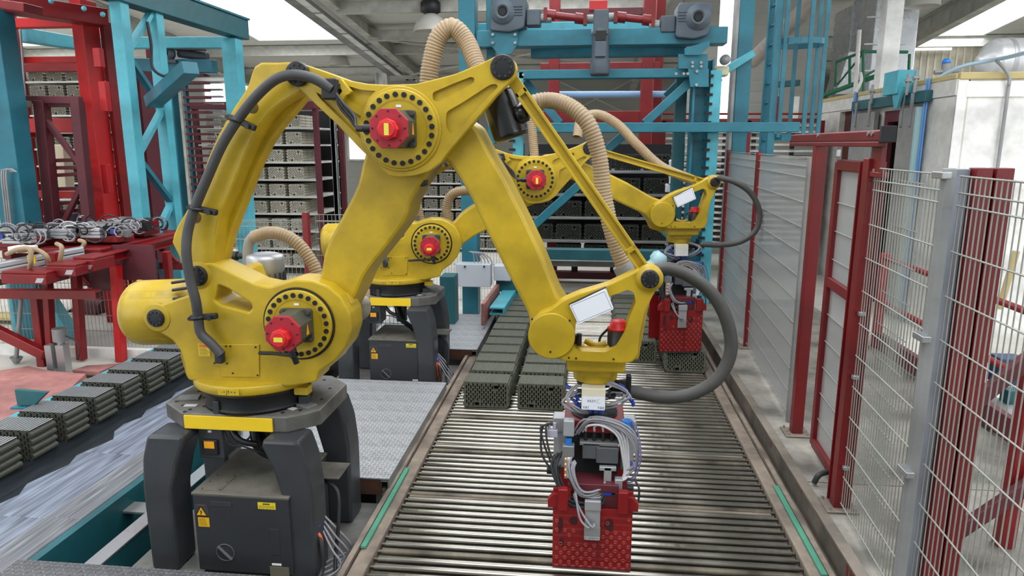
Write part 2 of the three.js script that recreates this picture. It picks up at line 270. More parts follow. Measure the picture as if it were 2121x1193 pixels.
// ---------- hollow clay blocks ----------
// cross-section with ribbed top and bottom, tongues and grooves at the sides and rows of slots; extruded along z
function blockGeo(w, h, d, cols, rows, ribs, big, rd = ribs ? 0.0035 : 0, tg = 0.013) {
  const o = [];
  const edge = (y, dir) => { if (rd > 0.005) { for (let i = 0; i < cols; i++) { const a = (i / cols - 0.5) * (w - 0.03), q = (w - 0.03) / cols, Y = y - Math.sign(y) * rd; for (const [u, v] of dir > 0 ? [[0.05, y], [0.5, y], [0.54, Y], [0.99, Y]] : [[0.99, Y], [0.54, Y], [0.5, y], [0.05, y]].map(k => k)) o.push([(dir > 0 ? a : -a - q) + u * q, v]); } return; } for (let i = 0; i <= cols * 2; i++) { const x = (i / (cols * 2) - 0.5) * (w - 0.03) * dir; o.push([x, y - Math.sign(y) * (i % 2 ? rd : 0)]); } };
  const side = s => { const n = 4; for (let i = 0; i < n; i++) { const y0 = s * (i / n - 0.5) * h * 0.94, st = s * h * 0.94 / n, X = s * w / 2; o.push([X - s * tg, y0 + st * 0.12], [X, y0 + st * 0.35], [X, y0 + st * 0.65], [X - s * tg, y0 + st * 0.88]); } };
  edge(-h / 2, 1); side(1); edge(h / 2, -1); side(-1);
  const holes = [], cw = (w - 0.05) / cols, rh = (h - 0.02) / rows;
  for (let i = 0; i < cols; i++) for (let j = 0; j < rows; j++) {
    const odd = i % 2, x = -w / 2 + 0.025 + (i + 0.5) * cw, y = -h / 2 + 0.01 + (j + 0.5 + (odd ? 0 : 0.5)) * rh;
    if (!odd && j === rows - 1) continue;
    if (big && ((Math.abs(i - cols * 0.72) < 1.3 && j >= rows - 2) || (Math.abs(i - cols * 0.25) < 1.3 && j < 1))) continue;
    const a = cw * 0.27, b = rh * 0.36; holes.push([[x - a, y - b], [x - a, y + b], [x + a, y + b], [x + a, y - b]]);
  }
  if (big) for (const [fx, fy] of [[0.72, 0.8], [0.25, 0.13]]) { const x = (fx - 0.5) * (w - 0.05) + cw * 0.5, y = (fy - 0.5) * h, a = 0.022, b = 0.018; holes.push([[x - a, y - b], [x - a, y + b], [x + a, y + b], [x + a, y - b]]); }
  return prism(o, -d / 2, d / 2, 0, holes).translate(0, h / 2, 0);
}
const gBlockBelt = metric(blockGeo(0.45, 0.26, 0.262, 14, 5, true, false, 0.018, 0.024)), gBlock = metric(blockGeo(0.45, 0.26, 0.262, 19, 5, true, true)), gBlockRack = metric(blockGeo(0.45, 0.27, 0.27, 17, 5, false, true)), gBlockDry = metric(blockGeo(0.335, 0.235, 0.24, 11, 5, false, true, 0, 0.018));
function block(geo, material, label, x, y, z, group, turn = 0) {
  const m = new THREE.Mesh(geo, material); m.name = numbered('clay_block'); m.position.set(x, y, z); m.rotation.y = turn;
  m.userData = { label, category: 'clay block', group }; scene.add(m); return m;
}
// ---------- roller conveyor ----------
{
  const t = thing('roller_conveyor', 'long bed of steel rollers carrying the wet clay blocks past both robots', 'conveyor', [0.03, -0.5, -6.5]);
  const Z0 = -2.6, Z1 = -10.4;
  for (const s of [-1, 1]) {
    const x = s < 0 ? -1.32 : 1.4;
    wpart('side_rail', beam([x, -0.03, Z0], [x, -0.03, Z1], 0.1, 0.28, 'box'), mRailDirty, t);
    wpart('rail_lip', beam([x + s * 0.075, 0.1, Z0], [x + s * 0.075, 0.1, Z1], 0.035, 0.05, 'plain'), mRailDirty, t);
    for (const [a, b] of [[-3.85, -4.95], [-2.6, -3.72]].slice(0, s < 0 ? 1 : 2)) wpart('guide_strip', beam([x + s * 0.03, 0.125, a], [x + s * 0.03, 0.125, b], 0.035, 0.02, 'box'), M('#4f9a80', 0.6, 0, GR), t, 'worn green guide strip on the rail');
    for (let z = -3; z > -10; z -= 1.1) wpart('leg', box2([x - 0.05, -0.5, z - 0.05], [x + 0.05, -0.17, z + 0.05], 0.01), mTealD, t);
  }
  const gR = metric(join([new THREE.CylinderGeometry(0.025, 0.025, 2.56, 18).rotateZ(Math.PI / 2), new THREE.CylinderGeometry(0.012, 0.012, 2.66, 8).rotateZ(Math.PI / 2)]));
  const mR2 = M('#8d8678', 0.5, 0.6, { map: T_DIRT, roughnessMap: T_ROUGH }), mR3 = M('#8d8a80', 0.22, 0.9, { roughnessMap: rep(T_KNURL, 1, 30) });
  for (let i = 0, z = Z0 - 0.05; z > Z1 + 0.05; i++, z -= 0.083) {
    const r = new THREE.Mesh(gR, i % 9 === 6 ? mR2 : i % 3 ? mRoller : mR3); r.name = 'roller'; r.position.set(0.01, 0.075 + 0.5, z + 6.5); t.add(r);
  }
  wpart('drip_pan', box2([-1.27, -0.1, Z1], [1.35, -0.07, Z0]), mPan, t);
  for (const z of [-3.42, -4.62, -5.5]) wpart('cross_bar', box2([-1.25, 0.03, z - 0.045], [1.32, 0.085, z + 0.045], 0.01), mRailDirty, t);
  // wet blocks on the rollers, in three columns
  const cols = [[-0.925, 'left', -6.48, 13], [-0.4, 'middle', -6.48, 13], [1.13, 'right', -7.78, 9], [0.62, 'inner right', -8.1, 8]];
  for (const [x, side, z0, n] of cols) for (let i = 0; i < n; i++) {
    const z = z0 - i * 0.33 - (i ? 0.03 : 0);
    block(gBlock, mClay, `wet grey clay block, ${ORD[i]} from the front in the ${side} column on the rollers`, x + (rnd() - 0.5) * 0.012, 0.1, z, 'wet clay blocks on the roller conveyor');
  }
}
// ---------- belt conveyor at the left ----------
{
  const t = thing('belt_conveyor', 'wide belt conveyor with worn grey belt and dark teal side frames', 'conveyor', [-4.2, -0.5, -5]);
  const Z0 = 0.6, Z1 = -9.6;
  wpart('belt', box2([-4.98, 0.04, Z1], [-3.36, 0.1, Z0]), new THREE.MeshStandardMaterial({ color: '#9aa0ac', roughness: 0.26, map: rep(T_STREAK, 1, 1) }), t);
  wpart('wear_strip', box2([-3.62, 0.1, Z1], [-3.36, 0.112, Z0]), M('#8f8f8f', 0.6, 0.1, { map: rep(T_STREAK, 1) }), t, 'pale steel wear strip at the belt edge');
  wpart('side_frame', beam([-3.3, -0.03, Z0], [-3.3, -0.03, Z1], 0.06, 0.32, 'C'), mTealD, t);
  wpart('side_frame', beam([-5.1, 0.06, Z0], [-5.1, 0.06, Z1], 0.1, 0.28, 'box'), mTealL, t);
  wpart('guide_rail', beam([-5.0, 0.18, Z0], [-5.0, 0.18, Z1], 0.05, 0.05), mTeal, t);
  wpart('support_beam', beam([-3.0, -0.14, Z0], [-3.0, -0.14, -7.3], 0.1, 0.36, 'box'), mTealD, t);
  wpart('cover_strip', beam([-3.0, 0.047, Z0], [-3.0, 0.047, -7.3], 0.11, 0.012, 'plain'), mSteel, t, 'bright bare steel strip on the beam');
  for (const z of [-3.45, -4.35, -5.6]) {
    wpart('bracket', box2([-3.28, 0.0, z - 0.07], [-3.0, 0.02, z + 0.07], 0.004), mGalv, t);
    wpart('bracket_plate', box2([-2.95, -0.2, z - 0.05], [-2.935, 0.06, z + 0.05], 0.004), mTealD, t);
    wpart('bolt', join([cyl([-3.05, 0.02, z], [-3.05, 0.13, z], 0.011, 8), cyl([-3.05, 0.06, z], [-3.05, 0.08, z], 0.022, 6)]), mSteel, t);
  }
  for (let z = -1; z > -9.5; z -= 1.4) for (const x of [-3.3, -5.1]) wpart('leg', box2([x - 0.05, -0.5, z - 0.05], [x + 0.05, -0.18, z + 0.05], 0.01), mTealD, t);
  const zs = Array.from({ length: 9 }, (_, i) => -4.551 - i * 0.381);
  const rq = 0.42 / 14, gTop = metric(join(Array.from({ length: 14 }, (_, i) => bx(rq * 0.42, 0.003, 0.262, -0.21 + (i + 0.725) * rq, 0.2612, 0))));  // pale strips: sheen of the skylights painted on the rib tops
  zs.forEach((z, i) => part('rib_sheen', gTop, mRibSheen, block(gBlockBelt, mClayBelt, `dark wet clay block on the belt, ${ORD[i]} from the front of the row`, -4.595, 0.1, z, 'wet clay blocks riding on the belt'), 'pale rib tops with the skylight sheen painted in'));
  const reflL = [], reflR = []; for (let i = 0; i <= 60; i++) { const z = 0.5 - i * 0.165; reflL.push([-4.97, -z]); reflR.unshift([-4.1 + 0.14 * (fbm(i * 0.037, 0.3, 8) - 0.5) * 2 + 0.04 * ((i % 3) - 1), -z]); }
  wpart('reflection_band', prism([...reflL, ...reflR].map(p => [p[0], p[1]]), 0, 0.0015).rotateX(-Math.PI / 2).translate(0, 0.1, 0), M('#2a3034', 0.3, 0, { map: rep(T_STREAK, 1) }), t, 'dark reflection of the blocks painted along the belt');  // reflection of the dark blocks painted on the belt as a darker strip
}
// ---------- steel walkways ----------
{
  const walk = (label, a, b, mp = mPlate) => {
    const t = thing('walkway_platform', label, 'walkway', [(a[0] + b[0]) / 2, -0.5, (a[2] + b[2]) / 2]);
    wpart('tread_plate', box2([a[0], a[1] - 0.012, a[2]], [b[0], a[1], b[2]], 0.003), mp, t);
    wpart('edge_frame', beam([b[0] - 0.03, a[1] - 0.075, a[2]], [b[0] - 0.03, a[1] - 0.075, b[2]], 0.06, 0.12, 'D'), mGalv, t);
    wpart('edge_frame', beam([a[0], a[1] - 0.075, Math.max(a[2], b[2]) - 0.03], [b[0] - 0.06, a[1] - 0.075, Math.max(a[2], b[2]) - 0.03], 0.05, 0.12, 'C'), mPlank, t);
    for (const x of [a[0] + 0.06, b[0] - 0.08]) for (const z of [a[2] + 0.08, b[2] - 0.08]) wpart('post', box2([x - 0.04, -0.5, z - 0.04], [x + 0.04, a[1] - 0.1, z + 0.04], 0.01), mGalv, t);
    return t;
  };
  walk('grey chequer plate walkway between the two robot pedestals', [-2.75, 0.2, -6.75], [-1.4, 0.2, -4.62]);
  walk('grey chequer plate walkway behind the far robot pedestal', [-2.75, 0.2, -9.7], [-1.27, 0.2, -7.95]);
  walk('grey chequer plate deck at the lower left front edge of the cell', [-3.2, 0.27, -3.3], [-1.7, 0.27, -1.2], M('#77777a', 0.5, 0.3, { map: rep(T_TREAD, 4), bumpMap: rep(T_CHECK, 12), bumpScale: 0.004 }));
}

// ---------- palletizing robots ----------
// A robot's own axes: x along the arm, y up, z towards the drive side; the swivel axis is x = z = 0.
const P2 = { J2: [[0.411,1.569]][0], J3: [[1.055,2.68]][0], W: [[1.89,1.534]][0], A: [[-0.19,1.843]][0], B: [[0.496,2.974]][0], C: [[1.618,2.997]][0], D: [[2.426,1.879]][0] };
const FZ = 0.27;                                   // the drive side's face in front of the swivel axis
function robot(name, label, x, z, yaw, turnLower, turnFore, hoses) {
  const R = thing(name, label, 'robot', [x, 0, z], 'palletizing robots'); R.rotation.y = yaw;
  const rot = (p, c, a) => [c[0] + (p[0] - c[0]) * Math.cos(a) - (p[1] - c[1]) * Math.sin(a), c[1] + (p[0] - c[0]) * Math.sin(a) + (p[1] - c[1]) * Math.cos(a)];
  const { J2, A, B, W, C, D } = P2, J3 = P2.J3;
  const J3n = rot(J3, J2, turnLower), dTri = [J3n[0] - J3[0], J3n[1] - J3[1]];
  const Wrel = rot(W, J3, turnFore), Wn = [Wrel[0] + dTri[0], Wrel[1] + dTri[1]], dW = [Wn[0] - W[0], Wn[1] - W[1]];
  const add = (n, g, m, pivot, turn, move, lab, parent = R) => {            // a part modelled in the near robot's pose, turned about its pivot
    g.translate(-pivot[0], -pivot[1], 0); const q = part(n, g, m, parent, lab); q.position.set(pivot[0] + move[0], pivot[1] + move[1], 0); q.rotation.z = turn; return q;
  };
  const sub = (n, g, m, p, lab) => { g.translate(-p.userData.pv[0], -p.userData.pv[1], 0); return part(n, g, m, p, lab); };
  const mark = (q, pv) => { Object.defineProperty(q.userData, 'pv', { value: pv, enumerable: false }); return q; };
  const O2 = [0, 0];
  // swivel base
  part('swivel_ring', lathe([[0, 1.0], [0.33, 1.0], [0.33, 1.02], [0.32, 1.03], [0.325, 1.1], [0.345, 1.11], [0.345, 1.135], [0, 1.135]], [0, 0, 0], [0, 1, 0], 40), mBlack, R);
  const tur = part('turret_base', lathe([[0, 1.135], [0.37, 1.135], [0.385, 1.15], [0.385, 1.19], [0.37, 1.2], [0, 1.2]], [0.0, 0, 0], [0, 1, 0], 48), mYellow, R);
  // cast body: drive-side cheek with the triangular window
  const cheek = fillet([[-0.096,1.916],[0.146,1.801],[0.242,1.783],[0.29,1.798],[0.394,1.832],[0.501,1.828],[0.604,1.793],[0.678,1.726],[0.72,1.633],[0.724,1.534],[0.684,1.431],[0.612,1.342],[0.513,1.276],[0.491,1.209],[0.324,1.176],[-0.164,1.169],[-0.323,1.194],[-0.331,1.301],[-0.348,1.374],[-0.394,1.442],[-0.487,1.497],[-0.541,1.54],[-0.533,1.633],[-0.454,1.659],[-0.249,1.728],[-0.246,1.787],[-0.258,1.853],[-0.235,1.897],[-0.186,1.915]], 0.02);
  const win = fillet([[-0.072,1.79],[-0.104,1.696],[-0.065,1.668],[0.103,1.628],[0.126,1.655],[0.119,1.684],[-0.014,1.768]], 0.012);
  const ck = part('turret_cheek', prism(cheek, 0.05, FZ, 0.012, [win]), mYellow, R);
  const core = [[-0.031,1.645],[0.238,1.652],[0.474,1.658],[0.507,1.484],[0.491,1.209],[-0.286,1.186],[-0.308,1.339],[-0.195,1.493]];
  part('turret_body', prism(fillet(core, 0.05), -0.3, 0.06, 0.015), mYellow, R);
  part('turret_cheek', prism(fillet([[-0.394,1.607],[-0.124,1.594],[0.16,1.639],[0.394,1.625],[0.491,1.471],[0.475,1.288],[0.295,1.045],[-0.621,1.029],[-0.656,1.208],[-0.54,1.51]], 0.03), -0.31, -0.2, 0.012), mYellow, R);
  // drive unit: bolted ring, servo motor with red end plate
  const drive = (c, r, pv, turn, move, zf, parent, tilt) => {
    const f = add('drive_flange', lathe([[0, zf + 0.012], [r * 0.72, zf + 0.012], [r * 0.74, zf + 0.02], [r * 0.97, zf + 0.02], [r, zf + 0.012], [r, zf - 0.01], [r * 1.04, zf - 0.012], [r * 1.04, zf - 0.03], [0, zf - 0.03]].map(p => [p[0], p[1]]).reverse(), [c[0], c[1], 0], [c[0], c[1], 1], 48), mYellow, pv, turn, move);
    mark(f, pv);
    const g0 = metric(join([new THREE.CylinderGeometry(0.0145, 0.0145, 0.012, 12).rotateX(Math.PI / 2), new THREE.CylinderGeometry(0.006, 0.006, 0.014, 6).rotateX(Math.PI / 2)]));
    for (let i = 0; i < 24; i++) { const a = (i + 0.3) / 24 * 2 * Math.PI, b = part('bolt', g0, mDark, f); b.position.set(c[0] - pv[0] + Math.cos(a) * r * 0.86, c[1] - pv[1] + Math.sin(a) * r * 0.86, zf + 0.02); }
    sub('seam_ring', new THREE.TorusGeometry(r * 1.03, c === J2 ? 0.0075 : 0.004, 6, 56).translate(c[0], c[1], zf - 0.005), mDark, f);
    const m = mark(add('servo_motor', join([prism(fillet([[-0.095, -0.1], [0.095, -0.1], [0.095, 0.1], [-0.095, 0.1]].map(p => [p[0] + c[0], p[1] + c[1]]), 0.02), zf + 0.01, zf + 0.035, 0.003), prism(fillet(circ(c[0], c[1], 0.105, 8, Math.PI / 8), 0.006), zf + 0.03, zf + 0.2, 0.003), ...[[1, 1], [1, -1], [-1, 1], [-1, -1]].map(([a, b]) => cyl([c[0] + a * 0.078, c[1] + b * 0.082, zf + 0.035], [c[0] + a * 0.078, c[1] + b * 0.082, zf + 0.055], 0.013, 8))]), M('#55564f', 0.45, 0.3, GR), pv, turn, move), pv);
    sub('end_plate', prism(circ(c[0], c[1], 0.108, 8, Math.PI / 8), zf + 0.2, zf + 0.225, 0.004), mMotorRed, m, 'red octagonal end plate');
    sub('encoder_cap', join([prism(circ(c[0] + tilt[0], c[1] + tilt[1], 0.055, 8, 0), zf + 0.22, zf + 0.262, 0.006), prism(circ(c[0] + tilt[0], c[1] + tilt[1], 0.042, 16), zf + 0.26, zf + 0.272, 0.004)]), mCapRed, m);
    sub('rating_label', bx(tilt[2] ? 0.024 : 0.05, tilt[2] ? 0.06 : 0.026, 0.002, c[0] + tilt[0], c[1] + tilt[1], zf + 0.273), M('#d9d04a', 0.5), m, 'small yellow rating label');
    for (let i = 0; i < 8; i++) { const a = (i + 0.5) * Math.PI / 4 + Math.PI / 8; sub('screw', cyl([c[0] + Math.cos(a) * 0.086, c[1] + Math.sin(a) * 0.086, zf + 0.224], [c[0] + Math.cos(a) * 0.086, c[1] + Math.sin(a) * 0.086, zf + 0.23], 0.005, 6), mDark, m); }
    sub('warning_sticker', prism([[-0.018, -0.03], [0.018, -0.03], [0, 0.03]].map(p => [p[0], p[1]]), 0, 0.002).rotateY(Math.PI / 2).translate(c[0] + 0.0985, c[1], zf + 0.11), mOrange, m);
    sub('connector', join([cyl([c[0] + tilt[3] * 0.09, c[1] + tilt[4] * 0.09, zf + 0.16], [c[0] + tilt[3] * 0.15, c[1] + tilt[4] * 0.15, zf + 0.16], 0.024, 12), cyl([c[0] + tilt[3] * 0.15, c[1] + tilt[4] * 0.15, zf + 0.16], [c[0] + tilt[3] * 0.19, c[1] + tilt[4] * 0.19, zf + 0.15], 0.017, 12)]), mBlack, m);
    sub('tag', bx(0.03, 0.013, 0.002, c[0] + 0.0, c[1] + 0.122, zf + 0.015), mWhite, m);
  };
  drive(J2, 0.205, O2, 0, O2, FZ + 0.012, R, [-0.005, -0.02, 0, 0.2, -1]);
  // counterbalance cylinder
  const cb = part('counterbalance_cylinder', lathe([[0, 0], [0.12, 0.005], [0.172, 0.02], [0.198, 0.05], [0.206, 0.09], [0.206, 0.42], [0, 0.42]], [-0.788,1.549,0.05], [-0.12,1.585,0.05], 40), mYellow, R);
  for (const dy of [0.1, 0.05, -0.01]) part('rib', cyl([-0.392,1.726,0.22].map((v, i) => v + (i === 1 ? dy * 0.9 - 0.03 : 0)), [-0.261,1.747,0.22].map((v, i) => v + (i === 1 ? dy * 0.9 - 0.03 : 0)), 0.009, 8), mBlack, R);
  part('lifting_eye', cyl([-0.714,1.739,0.05], [-0.711,1.761,0.05], 0.02, 10), mYellow, R);
  // pins of the link at the body
  const pinCap = (c, r, zf, pv = O2, turn = 0, move = O2) => { const q = mark(add('pin_cap', lathe([[0, zf + 0.02], [r * 0.9, zf + 0.02], [r, zf + 0.012], [r, zf - 0.03], [0, zf - 0.03]].reverse(), [c[0], c[1], 0], [c[0], c[1], 1], 28), mBlack, pv, turn, move), pv); for (let i = 0; i < 10; i++) { const a = i / 10 * 2 * Math.PI; sub('bolt', cyl([c[0] + Math.cos(a) * r * 0.72, c[1] + Math.sin(a) * r * 0.72, zf + 0.018], [c[0] + Math.cos(a) * r * 0.72, c[1] + Math.sin(a) * r * 0.72, zf + 0.026], 0.007, 6), mRubber, q); } return q; };
  pinCap([[-0.477,1.581]][0], 0.054, FZ + 0.005);
  part('pin_boss', lathe([[0, FZ - 0.03], [0.085, FZ - 0.03], [0.088, FZ], [0.08, FZ + 0.008], [0, FZ + 0.008]], [[[-0.477,1.581]][0][0], [[-0.477,1.581]][0][1], 0], [[[-0.477,1.581]][0][0], [[-0.477,1.581]][0][1], 1], 30), mYellow, R);
  // cover plates, connector and stickers on the body
  const cov = part('cover_plate', prism(fillet([[-0.132,1.426],[0.156,1.435],[0.141,1.23],[-0.1,1.227],[-0.094,1.294],[-0.144,1.293]], 0.006), FZ, FZ + 0.008, 0.002), mYellow, R);
  for (const p of [[-0.118,1.411],[-0.05,1.419],[-0.023,1.42],[0.134,1.419],[-0.133,1.311],[-0.053,1.311],[-0.022,1.251],[0.133,1.244]]) { const b = part('bolt', new THREE.CylinderGeometry(0.0055, 0.0055, 0.006, 8).rotateX(Math.PI / 2), mDark, cov); b.position.set(p[0], p[1], FZ + 0.009); }
  part('body_connector', join([rb(0.05, 0.07, 0.05, ...[-0.083,1.355,0.27].slice(0, 2), FZ + 0.03, 0.012)]), mRubber, R);
  const st = print(96, 100, (x, w, h) => { x.fillStyle = '#5d4a10'; for (let i = 0; i < 6; i++) x.fillRect(10, 40 + i * 9, 50 + (i * 37) % 28, 3); x.fillStyle = '#d8722a'; x.fillRect(10, 8, 70, 22); x.strokeStyle = '#6b5a18'; x.strokeRect(3, 3, w - 6, h - 6); }, '#d9bb2c');
  const sp = part('warning_sticker', panel(0.075, 0.08), st, R, 'yellow and orange warning sticker'); sp.position.set(...[-0.194,1.389,0.27].slice(0, 2), FZ + 0.002);
  // swivel direction marks
  const jm = print(128, 32, (x) => { x.fillStyle = '#2a220c'; x.font = 'bold 26px sans-serif'; x.textAlign = 'center'; x.fillText('- \u2022 J1 \u2022 +', 64, 25); }, '#c2a41c');
  const jp = part('axis_mark', panel(0.13, 0.035), jm, R, 'black axis marks - J1 +');   jp.position.set(0.0, 1.17, 0.387);
  part('stop_block', rb(0.09, 0.05, 0.08, 0.36, 1.12, 0.16, 0.008), mYellow, R);
  // lower arm from the drive to the elbow
  const la = add('lower_arm', prism(smooth([[0.483,1.788],[0.547,1.99],[0.65,2.175],[0.759,2.368],[0.803,2.517],[0.84,2.597],[0.955,2.728],[1.092,2.728],[1.225,2.597],[1.204,2.478],[1.132,2.371],[1.073,2.275],[1.042,2.179],[0.929,2.025],[0.784,1.846],[0.73,1.736],[0.665,1.617],[0.615,1.497],[0.43,1.402],[0.283,1.458],[0.231,1.576],[0.301,1.726]], 60), -0.14, 0.16, 0.02), mYellow, J2, turnLower, O2);
  mark(la, J2);
  for (const [a, b] of [[[[0.864,2.056]][0], [[0.919,2.136]][0]], [[[0.77,1.883]][0], [[0.82,1.97]][0]], [[[0.964,2.187]][0], [[1.003,2.257]][0]]]) { const l = Math.hypot(b[0] - a[0], b[1] - a[1]), g = rb(l, 0.02, 0.03, 0, 0, 0, 0.009).rotateZ(Math.atan2(b[1] - a[1], b[0] - a[0])).translate((a[0] + b[0]) / 2, (a[1] + b[1]) / 2, 0.02); sub('slot', g, mDark, la); }
  sub('stop_lug', prism([[0.638,1.701],[0.683,1.745],[0.712,1.68],[0.665,1.658]], 0.1, 0.2, 0.008), mYellow, la);
  sub('rest_block', rb(0.06, 0.08, 0.1, ...[[1.123,2.403]][0], 0.1, 0.01), mBlack, la);
  // forearm
  const fa = add('forearm', prism(fillet([[1.047,2.597],[1.176,2.818],[1.311,2.792],[1.457,2.696],[1.534,2.545],[1.606,2.427],[1.727,2.192],[1.81,2.022],[1.925,1.74],[2.004,1.623],[2.02,1.51],[1.91,1.39],[1.812,1.431],[1.761,1.502],[1.755,1.631],[1.621,1.894],[1.522,2.092],[1.439,2.273],[1.359,2.417],[1.286,2.513],[1.14,2.464],[1.059,2.518]], 0.03), -0.17, 0.18, 0.02), mYellow, J3, turnFore, dTri);
  mark(fa, J3);
  const side = (u0, u1, w) => { const a = [[1.513,2.556]][0], b = [[1.942,1.708]][0], t0 = u0, t1 = u1; const p = [a[0] + (b[0] - a[0]) * t0, a[1] + (b[1] - a[1]) * t0], q = [a[0] + (b[0] - a[0]) * t1, a[1] + (b[1] - a[1]) * t1]; const l = Math.hypot(q[0] - p[0], q[1] - p[1]); return rb(l, 0.02, w, 0, 0, 0, 0.009).rotateZ(Math.atan2(q[1] - p[1], q[0] - p[0])).translate((p[0] + q[0]) / 2 - 0.012, (p[1] + q[1]) / 2, 0.06); };
  sub('slot', side(0.1, 0.32, 0.05), mDark, fa); sub('slot', side(0.45, 0.72, 0.05), mDark, fa);
  // link plate at the elbow: web with raised rims
  const tri = [[0.445,2.984],[0.475,3.03],[0.535,3.024],[0.668,2.98],[0.785,2.938],[0.881,2.92],[0.983,2.914],[1.142,2.917],[1.222,2.934],[1.356,2.965],[1.487,3.013],[1.583,3.056],[1.624,3.065],[1.675,3.035],[1.693,2.986],[1.675,2.942],[1.582,2.854],[1.458,2.712],[1.312,2.551],[1.271,2.499],[1.21,2.454],[1.128,2.43],[1.046,2.422],[0.981,2.429],[0.928,2.477],[0.822,2.576],[0.7,2.706],[0.577,2.82],[0.507,2.887]];
  const tr = mark(add('elbow_link_plate', prism(fillet(tri, 0.012), 0.2, 0.25, 0.008), mYellow, J3, 0, dTri), J3);
  const pock = [[[0.624,2.956],[0.718,2.93],[0.851,2.894],[0.939,2.888],[0.886,2.841],[0.859,2.772],[0.714,2.865],[0.587,2.919]], [[0.574,2.891],[0.712,2.829],[0.85,2.752],[0.841,2.68],[0.857,2.597],[0.708,2.742],[0.604,2.843]], [[1.231,2.876],[1.355,2.925],[1.447,2.958],[1.472,2.948],[1.469,2.919],[1.407,2.885],[1.261,2.816],[1.232,2.831]], [[1.305,2.775],[1.406,2.83],[1.55,2.918],[1.588,2.918],[1.599,2.898],[1.51,2.812],[1.404,2.694],[1.324,2.648],[1.301,2.694]]].map(p => fillet(p, 0.02));
  sub('rim', prism(fillet(tri, 0.012), 0.245, 0.275, 0.006, pock), mYellow, tr);
  sub('boss', lathe([[0, 0.27], [0.222, 0.27], [0.228, 0.28], [0.222, 0.29], [0, 0.29]], [J3[0], J3[1], 0], [J3[0], J3[1], 1], 48), mYellow, tr);
  drive(J3, 0.212, J3, 0, dTri, 0.285, R, [0.002, -0.005, 1, -1, 0]);
  pinCap(C, 0.066, 0.275, J3, 0, dTri); pinCap(B, 0.066, 0.285, J3, 0, dTri);
  // rear link from body to link plate
  const rl = mark(add('rear_link', prism(smooth([[-0.209,1.76],[-0.27,1.782],[-0.292,1.869],[-0.318,1.97],[-0.348,2.029],[-0.315,2.115],[-0.235,2.229],[-0.176,2.324],[-0.043,2.592],[0.088,2.788],[0.183,2.909],[0.248,3.032],[0.357,3.038],[0.462,3.039],[0.548,3.011],[0.558,2.96],[0.507,2.894],[0.427,2.848],[0.328,2.786],[0.242,2.695],[0.178,2.597],[0.107,2.465],[0.038,2.328],[-0.039,2.186],[-0.078,2.045],[-0.105,1.913],[-0.126,1.814]], 70), 0.1, 0.25, 0.012), mYellow, A, turnLower, O2), A);
  sub('inner_web', prism(smooth([[-0.238,1.763],[-0.292,1.851],[-0.126,2.318],[0.083,2.679],[0.273,2.892],[0.471,2.97],[0.484,2.907],[0.403,2.801],[0.302,2.7],[0.222,2.597],[0.148,2.473],[0.078,2.333],[0,2.176],[-0.067,2.031],[-0.116,1.884],[-0.175,1.779]], 50), 0.02, 0.12, 0.01), mYellow, rl);
  sub('pin_boss', lathe([[0, 0.24], [0.08, 0.24], [0.083, 0.27], [0, 0.275]], [A[0], A[1], 0], [A[0], A[1], 1], 30), mYellow, rl);
  for (const p of [[0.208,2.803],[-0.186,2.185]]) sub('hole_plug', lathe([[0, 0.252], [0.035, 0.252], [0.03, 0.246], [0, 0.246]].reverse(), [p[0], p[1], 0], [p[0], p[1], 1], 16), M('#5d4a10', 0.7), rl);
  pinCap(A, 0.06, 0.275, A, turnLower, O2);
  // tie rod to the wrist: bar with a recessed face
  const rodDir = [D[0] - C[0], D[1] - C[1]], rl2 = Math.hypot(...rodDir), rn = [-rodDir[1] / rl2, rodDir[0] / rl2];
  const along = (t, s) => [C[0] + rodDir[0] * t + rn[0] * s, C[1] + rodDir[1] * t + rn[1] * s];
  const rod = mark(add('tie_rod', prism([along(0.02, 0.034), along(0.97, 0.034), along(0.97, -0.034), along(0.02, -0.034)], 0.13, 0.17, 0.004), mYellow, C, turnFore, dTri), C);
  sub('rib', prism([along(0.1, 0.034), along(0.97, 0.034), along(0.97, 0.018), along(0.1, 0.018)], 0.165, 0.195, 0.003), mYellow, rod);
  sub('rib', prism([along(0.1, -0.018), along(0.97, -0.018), along(0.97, -0.034), along(0.1, -0.034)], 0.165, 0.195, 0.003), mYellow, rod);
  sub('rib', prism([along(0.1, 0.034), along(0.12, 0.034), along(0.12, -0.034), along(0.1, -0.034)], 0.165, 0.195, 0.003), mYellow, rod);
  sub('rib', prism([along(0.86, 0.034), along(0.88, 0.034), along(0.88, -0.034), along(0.86, -0.034)], 0.165, 0.195, 0.003), mYellow, rod);
  for (const c of [C, D]) sub('rod_eye', lathe([[0, 0.12], [0.062, 0.12], [0.066, 0.13], [0.066, 0.19], [0, 0.2]], [c[0], c[1], 0], [c[0], c[1], 1], 28), mYellow, rod);
  // wrist frame
  const wo = [[1.765,1.544],[1.778,1.616],[1.822,1.665],[1.882,1.689],[1.954,1.744],[2.043,1.785],[2.197,1.835],[2.36,1.92],[2.412,1.947],[2.456,1.943],[2.482,1.903],[2.481,1.846],[2.459,1.802],[2.406,1.68],[2.384,1.551],[2.378,1.435],[2.35,1.389],[2.299,1.379],[1.979,1.382],[1.912,1.397],[1.84,1.429],[1.787,1.474]];
  const wh = [[2.023,1.692],[2.124,1.745],[2.311,1.821],[2.351,1.802],[2.367,1.742],[2.338,1.659],[2.311,1.566],[2.255,1.465],[2.197,1.435],[2.033,1.436],[2.005,1.472],[2.014,1.577]];
  const F0 = [[2.146,1.275]][0];
  const wf = mark(add('wrist_frame', prism(fillet(wo, 0.015), 0.14, 0.25, 0.01, [fillet(wh, 0.015)]), mYellow, W, 0, dW), W);
